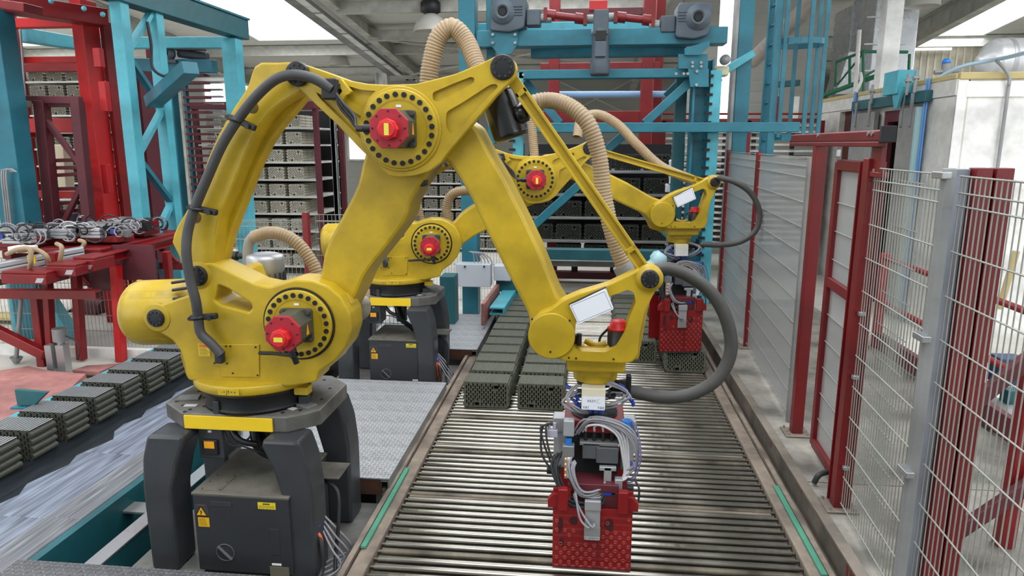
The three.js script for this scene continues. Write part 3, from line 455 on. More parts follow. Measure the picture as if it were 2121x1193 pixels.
  sub('pivot_cover', lathe([[0, 0.24], [0.134, 0.24], [0.134, 0.262], [0.128, 0.268], [0, 0.268]], [W[0], W[1], 0], [W[0], W[1], 1], 44), mYellow, wf);
  for (const p of [[1.78,1.632],[1.992,1.629],[1.885,1.443],[1.99,1.406],[2.031,1.404],[2.243,1.406]]) sub('bolt', new THREE.CylinderGeometry(0.006, 0.006, 0.006, 8).rotateX(Math.PI / 2).translate(p[0], p[1], 0.27 - (p[1] < W[1] - 0.12 ? 0.018 : 0)), mDark, wf);
  sub('back_web', prism(fillet([[1.779,1.463],[1.896,1.588],[1.986,1.469],[2.018,1.354],[2.34,1.364],[2.376,1.571],[2.427,1.75],[2.482,1.781],[2.446,1.603],[2.405,1.314],[1.989,1.3],[1.84,1.348]], 0.012), -0.12, -0.04, 0.01), mYellowD, wf);
  sub('cable_plug', join([rb(0.05, 0.05, 0.05, F0[0] - 0.12, F0[1] + 0.21, 0.13, 0.006), cyl([F0[0] - 0.1, F0[1] + 0.18, 0.16], [F0[0] - 0.1, F0[1] + 0.25, 0.16], 0.016, 10)]), mDark, wf);
  const F = [[2.146,1.275]][0];                                   // tool flange axis
  sub('gear_housing', rb(0.34, 0.09, 0.3, F[0] - 0.0, F[1] + 0.07, 0.05, 0.02), mYellow, wf);
  sub('housing_block', rb(0.1, 0.09, 0.08, F[0] - 0.12, F[1] + 0.13, 0.1, 0.008), mYellowD, wf);
  const fl = mark(add('tool_flange', lathe([[0, -0.08], [0.124, -0.08], [0.131, -0.073], [0.137, -0.02], [0.141, -0.005], [0.14, 0.04], [0, 0.04]], [F[0], F[1] + 0.01, 0.0], [F[0], F[1] + 1, 0], 40), mYellow, W, 0, dW), W);
  sub('flange_step', rb(0.18, 0.05, 0.06, F[0], F[1] + 0.012, 0.125, 0.006), mYellow, fl);
  const wm = mark(add('wrist_motor', join([lathe([[0, 0], [0.06, 0], [0.062, 0.01], [0.062, 0.17], [0, 0.17]], [F[0] + 0.125, F[1] + 0.1, 0.12], [F[0] + 0.125, F[1] + 1, 0.12], 8)]), mBlack, W, 0, dW), W);
  sub('motor_cap', lathe([[0, 0.17], [0.064, 0.17], [0.064, 0.185], [0.05, 0.19], [0.045, 0.225], [0, 0.228]], [F[0] + 0.125, F[1] + 0.1, 0.12], [F[0] + 0.125, F[1] + 1, 0.12], 8), mCapRed, wm, 'red cap of the motor');
  sub('warning_sticker', prism([[-0.022, -0.02], [0.022, -0.02], [0, 0.022]], 0, 0.002).translate(F[0] + 0.14, F[1] + 0.18, 0.182), mWarn, wm);
  add('cable', tube([[F[0] + 0.08, F[1] + 0.12, 0.05], [F[0] + 0.04, F[1] + 0.1, 0.1], [F[0] + 0.02, F[1] + 0.2, 0.08], [F[0] + 0.07, F[1] + 0.26, 0.06]], 0.008, 16, 6), mBlack, W, 0, dW);
  add('cable_cover', tube([[F[0] - 0.06, F[1] + 0.18, 0.06], [F[0], F[1] + 0.165, 0.1], [F[0] + 0.06, F[1] + 0.18, 0.1]], 0.02, 12, 8), mYellowD, W, 0, dW);
  const sg = [[1.988,1.718],[2.188,1.822],[2.234,1.708],[2.038,1.617]];
  const sn = mark(add('sign_plate', prism(fillet(sg, 0.006), 0.275, 0.281, 0.0015), mSign, W, 0, dW, 'blank white sign plate'), W);
  { const a = sg[3], b = sg[2], c = sg[1], w = Math.hypot(b[0] - a[0], b[1] - a[1]), h = Math.hypot(c[0] - b[0], c[1] - b[1]); const pt = print(192, 96, (x, W, H) => { x.strokeStyle = '#5a6070'; x.lineWidth = 2; x.strokeRect(6, 6, W - 12, H - 12); }, '#e2e5ec'); const q = part('printed_border', panel(w * 0.985, h * 0.97, 0.002), pt, sn); q.position.set((sg[0][0] + b[0]) / 2 - W[0], (sg[0][1] + b[1]) / 2 - W[1], 0.282); q.rotation.z = Math.atan2(b[1] - a[1], b[0] - a[0]); }
  sub('bracket', prism([...[[1.985,1.724],[2.188,1.828],[2.191,1.809],[1.993,1.705]]], 0.255, 0.278, 0.002), mBlack, sn);
  pinCap(D, 0.05, 0.285, W, 0, dW);
  sub('pin_boss', lathe([[0, 0.2], [0.072, 0.2], [0.074, 0.27], [0, 0.275]], [D[0], D[1], 0], [D[0], D[1], 1], 28), mYellow, wf);
  // black drive motor behind the elbow plate
  const bm = add('arm_motor', join([lathe([[0, 0], [0.085, 0], [0.1, 0.012], [0.104, 0.03], [0.104, 0.25], [0.095, 0.275], [0.06, 0.29], [0, 0.29]], [1.644,2.632,0.05], [1.561,2.871,0.05], 28), lathe([[0, 0], [0.05, 0], [0.055, 0.02], [0.055, 0.06], [0.035, 0.075], [0, 0.075]], [1.668,2.755,0.1], [1.741,2.786,0.1], 18)]), MP('#17181c', 0.3, 0.2, { clearcoat: 0.4 }), J3, 0, dTri);
  // dress cable along the rear link with its clamps
  const cA = [-0.184,1.566,0.32], cpts = [];
  const link = (p) => { const q = rot(p, A, turnLower); return [q[0], q[1], p[2]]; };
  const cabPts = [[-0.049,1.384,0.34], [-0.111,1.456,0.34], [-0.166,1.513,0.34], [-0.173,1.6,0.34]].concat([[-0.166,1.706,0.36], [-0.19,1.848,0.36], [-0.196,2.003,0.36], [-0.188,2.111,0.34], [-0.151,2.22,0.33], [-0.053,2.406,0.33], [0.055,2.597,0.33], [0.153,2.727,0.33], [0.29,2.866,0.34], [0.401,2.942,0.35], [0.498,2.963,0.36]].map((p, i) => i < 1 ? [p[0], p[1], p[2]] : link(p)), [[0.611,2.943,0.35], [0.701,2.889,0.33]].map(p => [p[0] + dTri[0], p[1] + dTri[1], p[2]]));
  part('dress_cable', tube(cabPts.map(p => [p[0], p[1], p[2]]), 0.028, 80, 12), mCable, R, 'thick grey cable loom');
  const clamp = (p, ang, turn, move, pv) => { const g = join([rb(0.17, 0.035, 0.03, 0.035, 0, 0, 0.008), new THREE.TorusGeometry(0.034, 0.012, 8, 18).rotateX(Math.PI / 2), cyl([0.08, -0.006, 0], [0.08, -0.006, 0.03], 0.014, 8), cyl([-0.04, 0, 0], [-0.04, 0, 0.03], 0.012, 8)]).rotateZ(ang).translate(p[0], p[1], p[2]); add('cable_clamp', g, mBlack, pv, turn, move); };
  clamp([0.142,2.732,0.32], -0.4, turnLower, O2, A); clamp([-0.129,2.242,0.32], -0.2, turnLower, O2, A); clamp([-0.178,1.606,0.33], 0.1, 0, O2, O2);
  add('cable_clamp', join([rb(0.09, 0.11, 0.07, ...[0.688,2.891,0.3].slice(0, 2), 0.31, 0.01).translate(0, 0, 0), rb(0.1, 0.04, 0.05, ...[0.691,2.904,0.3].slice(0, 2), 0.3, 0.01)]), mBlack, J3, 0, dTri);
  add('clamp_bracket', prism([[0.718,2.935],[0.748,2.943],[0.799,2.879],[0.79,2.867],[0.768,2.857],[0.733,2.809],[0.701,2.824],[0.748,2.88]], 0.27, 0.31, 0.003), mYellow, J3, 0, dTri);
  for (const k of [0, 1, 2]) add('motor_cable', tube([[...[0.716,2.877,0.32].slice(0, 2), 0.33], [...[0.758,2.806,0.32].slice(0, 2), 0.34 + k * 0.012], [...[0.821,2.737,0.35].slice(0, 2), 0.36 + k * 0.01], [...[0.857,2.69,0.4].slice(0, 2), 0.42], [...[0.922,2.676,0.45].slice(0, 2), 0.45]].map((p, i) => [p[0] + (i > 0 && i < 3 ? (k - 1) * 0.014 : 0), p[1] + (i > 0 && i < 3 ? (k - 1) * 0.008 : 0), p[2]]), 0.009, 20, 6), mBlack, J3, 0, dTri);
  part('motor_cable', tube([[...[0.167,1.39,0.3].slice(0, 2), 0.3], [...[0.272,1.403,0.35].slice(0, 2), 0.34], [...[0.39,1.423,0.45].slice(0, 2), 0.42], [...[0.467,1.443,0.48].slice(0, 2), 0.46]], 0.012, 16, 8), mBlack, R);
  // blower with its silver motor behind the body
  const bl = part('blower_motor', lathe([[0, 0], [0.12, 0], [0.12, 0.12], [0.128, 0.125], [0.13, 0.2], [0.12, 0.225], [0.08, 0.24], [0, 0.243]], [[-0.144,1.67,-0.5][0], [-0.144,1.67,-0.5][1] - 0.05, -0.5], [[-0.144,1.67,-0.5][0], [-0.144,1.67,-0.5][1] + 1, -0.5], 32), mAlu, R, 'silver blower motor with a domed cover');
  for (let i = 0; i < 20; i++) { const a = i / 20 * 2 * Math.PI; part('cooling_fin', bx(0.02, 0.11, 0.004).rotateY(-a).translate([-0.144,1.67,-0.5][0] + Math.cos(a) * 0.125, [-0.144,1.67,-0.5][1] + 0.005, -0.5 + Math.sin(a) * 0.125), mMotorGrey, bl); }
  part('blower_bracket', rb(0.4, 0.05, 0.5, [-0.144,1.67,-0.5][0] - 0.05, [-0.149,1.6,-0.5][1] - 0.06, -0.35, 0.01), mZinc, R);
  part('blower_housing', prism(fillet([[-0.246,1.719],[-0.105,1.842],[-0.057,1.828],[-0.017,1.708],[-0.151,1.673]], 0.02), -0.28, -0.12, 0.01), mYellow, R);
  part('blower_pipe', join([capped([[-0.284,1.597,-0.5], [-0.263,1.872,-0.5], [-0.235,1.957,-0.5], [-0.163,1.989,-0.5]].map(p => [p[0], p[1], -0.5]), 0.036, 24, 12)]), mHoseGrey, R, 'grey suction pipe bend');
  part('filter', join([cyl([-0.474,1.835,-0.5].map((v, i) => i === 2 ? -0.5 : v), [-0.343,1.837,-0.5].map((v, i) => i === 2 ? -0.5 : v), 0.032, 16), cyl([-0.343,1.837,-0.5].map((v, i) => i === 2 ? -0.5 : v), [-0.272,1.838,-0.5].map((v, i) => i === 2 ? -0.5 : v), 0.022, 12)]), mBlack, R);
  part('suction_hose', hose([[-0.216,1.971,-0.5], [-0.106,2.003,-0.5], [0.011,1.991,-0.5], [0.118,1.929,-0.5], [0.219,1.788,-0.45], [0.27,1.63,-0.4], [0.38,1.443,-0.35]].map((p, i) => [p[0], p[1], -0.5 + i * 0.01]), 0.045, 0.02), mHose, R, 'beige corrugated suction hose');
  hoses(R, { dTri, dW, W, J3, D, add, rot });
  return R;
}
const robotNear = robot('palletizing_robot', 'large yellow palletizing robot in front, its arm bent steeply over the rollers', -2.075, -4.1, 0, 0, 0, (R, k) => {
  part('suction_hose', hose([[1.067,2.922,-0.35], [1.096,3.095,-0.35], [1.151,3.25,-0.35], [1.23,3.3,-0.35], [1.307,3.234,-0.35], [1.382,3.086,-0.3], [1.433,2.968,-0.25]].map(p => [p[0], p[1], p[2]]), 0.058, 0.019), mHose, R, 'beige corrugated hose looping over the elbow');
  part('suction_hose', hose([[1.707,2.817,-0.2], [1.759,2.845,-0.2], [1.831,2.855,-0.2], [1.947,2.824,-0.15], [2.062,2.729,-0.1], [2.136,2.541,-0.1], [2.17,2.317,-0.1], [2.209,2.146,-0.1], [2.265,1.973,-0.1], [2.315,1.856,-0.1]].map(p => [p[0], p[1], p[2]]), 0.05, 0.019), mHose, R, 'beige corrugated hose down to the wrist');
  part('hose_clamp', cyl([...[2.291,1.891,-0.1].slice(0, 2), -0.1], [...[2.327,1.821,-0.1].slice(0, 2), -0.1], 0.06, 16), mZinc, R);
  part('suction_hose', hose([[0.461,2.035,-0.35], [0.396,1.963,-0.4], [0.36,1.757,-0.45], [0.527,1.693,-0.45], [0.582,1.637,-0.4], [0.61,1.554,-0.3]].map(p => [p[0], p[1], p[2]]).slice(3), 0.045, 0.02), mHose, R);
  part('hose_elbow', capped([[0.611,1.567,-0.3], [0.602,1.511,-0.3], [0.551,1.493,-0.3]].map(p => [p[0], p[1], p[2]]), 0.052, 16, 12), mHoseGrey, R, 'grey hose elbow');
  part('tool_hose', capped([[2.447,1.859,0], [2.529,1.89,0], [2.669,1.852,0], [2.827,1.726,0], [2.921,1.539,0], [2.936,1.377,0], [2.87,1.225,0], [2.719,1.122,0], [2.548,1.099,0], [2.359,1.129,0]].map(p => [p[0], p[1], p[2]]), 0.039, 70, 14), mToolHose, R, 'grey tool hose in a wide arc');
});

const robotFar = robot('palletizing_robot', 'smaller looking yellow palletizing robot behind, its arm stretched flat to the right', -2.075, -7.45, 8 * Math.PI / 180, -28.2 * Math.PI / 180, 38.4 * Math.PI / 180, (R, k) => {
  const c = Math.cos(-8 * Math.PI / 180), s = Math.sin(-8 * Math.PI / 180), own = p => { const x = p[0] + 2.075, z = p[2] + 7.45; return [x * c + z * s, p[1], -x * s + z * c]; };
  part('suction_hose', hose([[-0.687,2.932,-7.9], [-0.633,2.906,-7.9], [-0.622,2.777,-7.9], [-0.599,2.542,-7.9], [-0.583,2.321,-7.85]].map(own), 0.052, 0.022), mHose, R);
  part('suction_hose', hose([[-0.123,2.673,-8], [-0.08,2.869,-8.1], [0.08,2.927,-8.1], [0.297,2.831,-8.1], [0.544,2.594,-8.1], [0.82,2.355,-8.1], [1.185,2.201,-8]].map(own), 0.055, 0.022, 0.05), mHose, R, 'beige hose along the forearm');
  part('suction_hose', hose([[-1.571,1.725,-7.9], [-1.596,1.891,-7.9], [-1.538,2.029,-7.9], [-1.398,2.084,-7.9], [-1.177,2.069,-7.9]].map(own), 0.055, 0.022), mHose, R);
  part('suction_hose', hose([[-2.181,2.134,-7.9], [-2.014,2.052,-7.9], [-1.934,1.915,-7.9], [-1.898,1.749,-7.9]].map(own), 0.045, 0.022), mHose, R);
  part('clear_connector', lathe([[0.05, 0], [0.085, 0.02], [0.085, 0.07], [0.07, 0.09], [0.07, 0.12], [0.09, 0.14], [0.09, 0.2], [0.06, 0.24], [0.05, 0.24], [0.05, 0]], own([0.664,1.275,-7.45]), own([0.831,1.506,-7.45]), 18), MP('#bfe3ea', 0.15, 0, { transparent: true, opacity: 0.6 }), R, 'clear plastic hose connector');
  part('tool_hose', capped([[1.371,2.258,-7.6], [1.521,2.218,-7.6], [1.701,2.099,-7.6], [1.803,1.899,-7.6], [1.776,1.705,-7.6], [1.635,1.59,-7.6], [1.437,1.55,-7.6], [1.236,1.553,-7.6]].map(own), 0.03, 60, 12), mToolHose, R, 'grey tool hose in a wide arc');
});

// ---------- pedestals and controllers ----------
function pedestal(label, x, z, group) {
  const t = thing('robot_pedestal', label, 'pedestal', [x, 0, z], group);
  const oct = [[-0.56, -0.2], [-0.36, -0.46], [0.3, -0.46], [0.46, -0.3], [0.46, 0.18], [0.3, 0.32], [-0.36, 0.32], [-0.56, 0.16]];
  part('top_plate', prism(oct.map(p => [p[0], -p[1]]), 0.9, 1.0, 0.008).rotateX(-Math.PI / 2), mPedTop, t);
  const leg = (sx, sz) => {                                          // curved leg, wide at the top, bowed inside
    const out = fillet([[0.06, 0.0], [0.23, 0.0], [0.235, 0.55], [0.215, 0.75], [0.17, 0.9], [-0.05, 0.9], [-0.06, 0.86], [0.0, 0.72], [0.05, 0.52]].map(p => [p[0], p[1]]), 0.03);
    const g = prism(out, -0.11, 0.11, 0.02);
    if (sx < 0) g.rotateY(Math.PI);
    return g.translate(sx * 0.3 - 0.05, 0, sz * 0.33);
  };
  for (const [sx, sz] of [[-1, 1], [1, 1], [-1, -1], [1, -1]]) part('leg', leg(sx, sz), mPed, t);
  part('edge_strip', rb(0.56, 0.085, 0.012, -0.06, 0.95, 0.33, 0.003), mWarn, t, 'yellow strip on the front edge');
  part('junction_box', rb(0.16, 0.2, 0.2, -0.2, 0.8, 0.2, 0.01), mPed, t);
  const jb = part('isolator', rb(0.1, 0.1, 0.02, -0.2, 0.78, 0.308, 0.006), mBlack, t);
  part('label', rb(0.065, 0.045, 0.004, -0.2, 0.8, 0.321, 0.001), mOrange, jb, 'orange label');
  part('tag', rb(0.024, 0.014, 0.003, -0.2, 0.88, 0.302, 0.001), mWhite, t);
  part('stop_post', rb(0.04, 0.1, 0.06, -0.14, 1.03, 0.285, 0.006), mPed, t);
  part('stop_bar', rb(0.2, 0.02, 0.05, -0.02, 1.012, 0.285, 0.004), mPed, t);
  part('bracket', rb(0.06, 0.06, 0.06, 0.33, 1.03, 0.1, 0.006), mPed, t);
  for (const [px, pz, r] of [[-0.45, 0.08, 0.3], [0.34, 0.12, -0.5], [-0.2, -0.34, 0]]) { const q = part('shim_plate', rb(0.13, 0.014, 0.08, 0, 0, 0, 0.003), mZinc, t); q.position.set(px, 1.007, pz); q.rotation.y = r; }
  const gh = metric(new THREE.CylinderGeometry(0.012, 0.012, 0.004, 10));
  for (const [px, pz] of [[-0.5, 0.14], [-0.42, 0.2], [-0.34, 0.26], [-0.28, 0.2], [-0.46, -0.05], [-0.36, 0.06], [0.05, 0.29], [0.14, 0.28], [0.25, 0.25], [0.34, 0.2], [0.4, 0.0], [0.38, -0.2], [0.28, -0.36], [0.1, -0.41], [-0.35, 0.3]]) { const q = part('bolt_hole', gh, mDark, t); q.position.set(px, 1.0, pz); }
  for (const [px, pz, r] of [[-0.37, 0.2, 0.1], [0.27, 0.18, -0.4]]) { const q = part('paper_label', rb(0.08, 0.003, 0.04, 0, 0, 0, 0.001), mWhite, t); q.position.set(px, 1.003, pz); q.rotation.y = r; }
  part('cable_bundle', join([tube([[0.0, 0.95, 0.15], [0.03, 0.85, 0.2], [0.06, 0.75, 0.22], [0.12, 0.68, 0.18], [0.17, 0.58, 0.05]], 0.028, 24, 8), tube([[-0.1, 0.9, 0.25], [-0.02, 0.82, 0.28], [0.06, 0.78, 0.24]], 0.02, 16, 8), tube([[-0.12, 0.88, 0.28], [-0.08, 0.8, 0.3], [0.0, 0.78, 0.28], [0.08, 0.74, 0.26]], 0.006, 20, 6), rb(0.1, 0.22, 0.1, 0.06, 0.8, 0.12, 0.01)]), mBlack, t, 'black cable bundle');
  return t;
}
const ped1 = pedestal('dark grey four legged pedestal carrying the near robot', -2.065, -4.1);
const ped2 = pedestal('dark grey four legged pedestal carrying the far robot', -2.065, -7.45);
function controller(label, x, z) {
  const t = thing('control_cabinet', label, 'cabinet', [x, 0, z]);
  part('body', rb(0.6, 0.5, 0.62, 0, 0.29, 0, 0.008), mCab, t);
  part('plinth', rb(0.56, 0.05, 0.58, 0, 0.025, 0, 0.004), mDark, t);
  part('lid', rb(0.61, 0.018, 0.63, 0, 0.548, 0, 0.005), mCabTop, t, 'dusty grey lid');
  const s = part('lid_panel', rb(0.13, 0.004, 0.2, -0.2, 0.559, 0.18, 0.001), mCabTop, t);
  const g = metric(new THREE.CylinderGeometry(0.004, 0.004, 0.004, 6)); for (const a of [-0.055, 0.055]) for (const b of [-0.09, 0, 0.09]) { const q = part('screw', g, mDark, s); q.position.set(-0.2 + a, 0.562, 0.18 + b); }
  const tri = print(128, 112, (c) => { c.fillStyle = '#1a1a14'; c.beginPath(); c.moveTo(64, 2); c.lineTo(126, 110); c.lineTo(2, 110); c.fill(); c.fillStyle = '#e0a81a'; c.beginPath(); c.moveTo(64, 22); c.lineTo(110, 101); c.lineTo(18, 101); c.fill(); c.fillStyle = '#1a1a14'; c.beginPath(); c.moveTo(70, 40); c.lineTo(48, 72); c.lineTo(62, 70); c.lineTo(56, 86); c.lineTo(50, 84); c.lineTo(58, 98); c.lineTo(68, 88); c.lineTo(62, 88); c.lineTo(78, 64); c.lineTo(64, 66); c.fill(); }, '#34373b');
  const q1 = part('warning_triangle', panel(0.085, 0.074, 0.003), tri, t, 'yellow high voltage triangle'); q1.position.set(-0.25, 0.44, 0.3115);
  const lab = print(96, 80, (c) => { c.fillStyle = '#6b5712'; for (let i = 0; i < 6; i++) c.fillRect(8, 10 + i * 11, 54 + (i * 29) % 26, 4); }, '#d8a71d');
  const q2 = part('warning_label', panel(0.07, 0.06), lab, t); q2.position.set(-0.24, 0.365, 0.3115);
  const l2 = print(128, 48, (c) => { c.fillStyle = '#4d430d'; c.fillRect(36, 6, 52, 10); for (let i = 0; i < 5; i++) { c.beginPath(); c.arc(18 + i * 23, 32, 8, 0, 7); c.lineWidth = 3; c.strokeStyle = '#4d430d'; c.stroke(); } }, '#d6c228');
  const q3 = part('warning_label', panel(0.11, 0.042), l2, t); q3.position.set(0.165, 0.495, 0.3115);
  part('name_plate', rb(0.13, 0.032, 0.004, -0.12, 0.49, 0.311, 0.001), mPed, t, 'dark worn name plate');
  const rs = part('rotary_switch', join([new THREE.TorusGeometry(0.055, 0.003, 6, 32).translate(-0.12, 0.17, 0.312), rb(0.12, 0.014, 0.016, 0, 0, 0, 0.004).rotateZ(-0.8).translate(-0.12, 0.17, 0.318)]), M('#5a5b5c', 0.5), t);
  part('door_panel', rb(0.06, 0.17, 0.004, 0.2, 0.26, 0.311, 0.001), mCab, t);
  part('white_tag', rb(0.06, 0.014, 0.003, 0.2, 0.11, 0.311, 0.001), mWhite, t);
  part('rating_plate', rb(0.12, 0.07, 0.003, 0.215, 0.06, 0.311, 0.001), M('#6b6756', 0.5), t);
  // plugs and cables at the right side
  part('terminal_block', join([rb(0.06, 0.14, 0.1, 0.34, 0.4, 0.05, 0.01), rb(0.05, 0.06, 0.08, 0.36, 0.33, 0.16, 0.01)]), mBlack, t);
  part('plug', cyl([0.38, 0.34, 0.18], [0.43, 0.3, 0.2], 0.022, 12), mBlue, t, 'blue plug');
  part('orange_cable', join([0, 1].map(k => tube([[0.37 + k * 0.02, 0.3, 0.2], [0.42 + k * 0.025, 0.26, 0.22], [0.42 + k * 0.025, 0.16, 0.2], [0.4 + k * 0.02, 0.06, 0.16]], 0.011, 20, 8))), M('#d9673a', 0.5), t, 'orange power cables');
  part('cable', tube([[0.4, 0.52, 0.0], [0.5, 0.48, 0.05], [0.52, 0.3, 0.1], [0.5, 0.1, 0.12], [0.52, 0.02, 0.2]], 0.012, 24, 8), mRubber, t); part('cable', tube([[0.42, 0.3, 0.2], [0.46, 0.2, 0.24], [0.46, 0.05, 0.26], [0.44, 0.01, 0.34]], 0.014, 20, 8), mRubber, t);
  part('cable', join([0, 1, 2, 3].map(k => tube([[0.38, 0.38 - k * 0.02, 0.1], [0.5, 0.25 - k * 0.03, 0.1 + k * 0.03], [0.56, 0.06, 0.02 + k * 0.06], [0.45 + k * 0.02, 0.02, 0.1 + k * 0.05], [0.3, 0.015, 0.28 + k * 0.03]], 0.007, 24, 6))), mWireGrey, t, 'grey signal cables');
  part('shelf_plate', rb(0.2, 0.008, 0.22, 0.42, 0.56, -0.05, 0.002), mCabTop, t);
  return t;
}
controller('dark grey electrical cabinet under the near pedestal with a rotary switch', -2.02, -3.95);
controller('dark grey electrical cabinet under the far pedestal', -2.0, -7.35);
single('base_plate', 'dusty grey floor plate under the near pedestal and cabinet', 'floor plate', box2([-2.8, -0.5, -4.62], [-1.42, 0, -3.55], 0.006), mPedTop);
single('base_plate', 'dusty grey floor plate under the far pedestal and cabinet', 'floor plate', box2([-2.8, -0.5, -7.94], [-1.42, 0, -6.78], 0.006), mPedTop);

// ---------- right: platform, safety fence, gate ----------
const mSheet = MP('#a5a7a6', 0.3, 0, { transparent: true, opacity: 0.6 });
const fx = z => 1.414 - 0.056 * z;                     // the fence stands along this line
{
  const t = thing('platform_walkway', 'pale dusty steel platform under the safety fence at the right', 'walkway', [2.2, -0.5, -6]);
  const mDeck = M('#a3a19b', 0.55, 0.15, { map: rep(T_DIRT, 0.9), bumpMap: rep(T_CHECK, 14), bumpScale: 0.0015 });
  wpart('deck_plate', box2([1.52, 0.285, -10.7], [3.3, 0.3, -4.7], 0.002), mDeck, t);
  wpart('deck_plate', box2([1.52, 0.285, -4.69], [3.3, 0.3, 1], 0.002), mDeck, t);
  wpart('edge_channel', beam([1.53, 0.17, -10.7], [1.53, 0.17, 1], 0.07, 0.27, 'D', 0.014), M('#8d857c', 0.7, 0.1, { map: T_DIRT }), t, 'dirty edge channel with red paint marks');
  for (let z = -10.5; z < 1; z += 1.5) wpart('post', box2([1.56, -0.5, z - 0.05], [1.66, 0.05, z + 0.05], 0.01), mGalv, t);
  for (const [z, h] of [[-3.72, 0.1], [-3.67, 0.14], [-3.63, 0.07], [-4.6, 0.03], [-5.4, 0.05]]) wpart('paint_mark', box2([1.493, 0.295 - h, z], [1.4955, 0.295, z + 0.022]), mRedG, t, 'red paint smear');
  single('channel_cover', 'black curved cable hose at the foot of the red gate post', 'hose', tube([[1.592,0.32,-4.641], [1.613,0.38,-4.631], [1.685,0.38,-4.689], [1.762,0.33,-4.784]].map(p => p), 0.02, 16, 8), mRubber);
}
function fencePost(label, z, w, y0, y1, m, base = true, x = fx(z)) {
  const t = thing('fence_post', label, 'fence post', [x, y0, z], 'red safety fence posts');
  part('upright', rb(w, y1 - y0, w, 0, (y1 - y0) / 2, 0, 0.006), m, t);
  if (base) {
    part('base_plate', rb(0.2, 0.014, 0.2, 0, 0.007, 0, 0.003), m === mRedG ? mRailDirty : mGalv, t);
    for (const [a, b] of [[-1, -1], [1, -1], [-1, 1], [1, 1]]) part('bolt', cyl([a * 0.075, 0.012, b * 0.075], [a * 0.075, 0.035, b * 0.075], 0.01, 6), mSteel, t);
  }
  return t;
}
function meshPanel(label, za, zb, y0, y1, xo = 0, frame) {
  const t = thing('mesh_fence_panel', label, 'fence panel', [fx(za) + xo, y0, za], 'panels of the safety fence');
  const n = Math.round((zb - za) / 0.042), dx = fx(zb) - fx(za), L = Math.hypot(zb - za, dx), H = y1 - y0;
  const v = metric(new THREE.CylinderGeometry(0.003, 0.003, H, 5).translate(0, H / 2, 0)), a = Math.atan2(dx, zb - za), h = metric(new THREE.CylinderGeometry(0.004, 0.004, L, 6).rotateX(Math.PI / 2).translate(0, 0, L / 2));
  if (frame) { const q = part('clear_sheet', beam([0.006, H / 2, 0.02], [dx + 0.006, H / 2, zb - za - 0.02], 0.005, H - 0.04, 'plain'), mSheet, t, 'grey translucent sheet'); } else for (let i = 0; i <= n; i++) { const q = new THREE.Mesh(v, mWire); q.name = 'vertical_wire'; q.position.set(dx * i / n, 0, (zb - za) * i / n); t.add(q); }
  const ys = [0.02]; for (let y = 0.2; y < H - 0.1; y += 0.2) ys.push(y); ys.push(H - 0.075, H - 0.004);
  for (const y of ys) for (const s of y > H - 0.1 || y < 0.1 ? [1] : [1]) { const q = new THREE.Mesh(h, mWire); q.name = 'horizontal_wire'; q.position.set(-0.0065 * s, y, 0); q.rotation.y = a; t.add(q); }
  return t;
}
fencePost('slim red fence post standing farthest back beside the far tool hose', -10.45, 0.06, 0.3, 2.52, mRedG);
fencePost('slim red fence post between the two long grey mesh panels', -8.05, 0.06, 0.3, 2.52, mRedG);
fencePost('tall red gate post reaching up to the red gate track', -5.55, 0.085, 0.3, 2.6, mRedG);
fencePost('slim grey post right behind the tall red gate post', -5.8, 0.05, 0.3, 2.5, mGalv, false);
const pA = fencePost('broad red channel post at the near side of the gate', -4.36, 0.085, 0.3, 2.52, mRedG);
part('flange', rb(0.014, 2.18, 0.13, 0.05, 1.11, -0.01, 0.003), mRedG, pA); part('flange', rb(0.1, 2.18, 0.012, 0.0, 1.11, -0.07, 0.003), mRedG, pA);
for (const y of [0.3, 0.9, 1.3, 2.15]) part('clip', rb(0.04, 0.025, 0.03, 0.0, y, 0.06, 0.004), mSteel, pA);
const pG = fencePost('broad grey galvanised fence post nearest at the right', -3.22, 0.045, 0.3, 2.5, mZinc, true, 1.54);
for (const y of [0.8, 1.45, 2.17]) part('clip', rb(0.04, 0.03, 0.1, -0.03, y, 0.0, 0.004), mSteel, pG);
{
  const t = thing('gate_upright', 'pair of broad red gate uprights with a dark gap behind the near mesh', 'gate post', [1.72, 0.3, -3.25]);
  const q = [1.661,2.504,-3.25][0], q1 = [1.728,2.504,-3.25][0], q2 = [1.741,2.504,-3.25][0], q3 = [1.815,2.505,-3.25][0];
  wpart('upright', box2([q, 0.3, -3.31], [q1, 2.5, -3.24], 0.004), mRedG, t); wpart('upright', box2([q2, 0.3, -3.31], [q3, 2.5, -3.24], 0.004), mRedG, t);
  wpart('gap_shade', box2([q1, 0.3, -3.3], [q2, 2.49, -3.27]), mBlack, t, 'black strip put in for the shade of the gap');  // black strip added in place of the shaded gap
  single('blanking_sheet', 'pale grey blank sheet between the grey post and the red gate uprights', 'sheet', box2([q - 0.088, 0.3, -3.31], [q - 0.004, 2.495, -3.28], 0.004), M('#9299a6', 0.5, 0.2, GR));
}
meshPanel('grey translucent fence panel with wires between the two slim red posts', -10.42, -8.08, 0.34, 2.5, 0, true);
meshPanel('grey translucent fence panel with wires beside the tall red gate post', -8.02, -5.83, 0.34, 2.5, 0, true);
meshPanel('mesh panel between the broad red post and the broad grey post', -4.3, -3.31, 0.34, 2.47);
meshPanel('nearest mesh panel at the right edge in front of the red gate uprights', -3.22, -1.7, 0.34, 2.47);
meshPanel('mesh panel standing behind the broad red post, doubling the fence', -4.35, -3.9, 0.34, 2.4, 0.12);
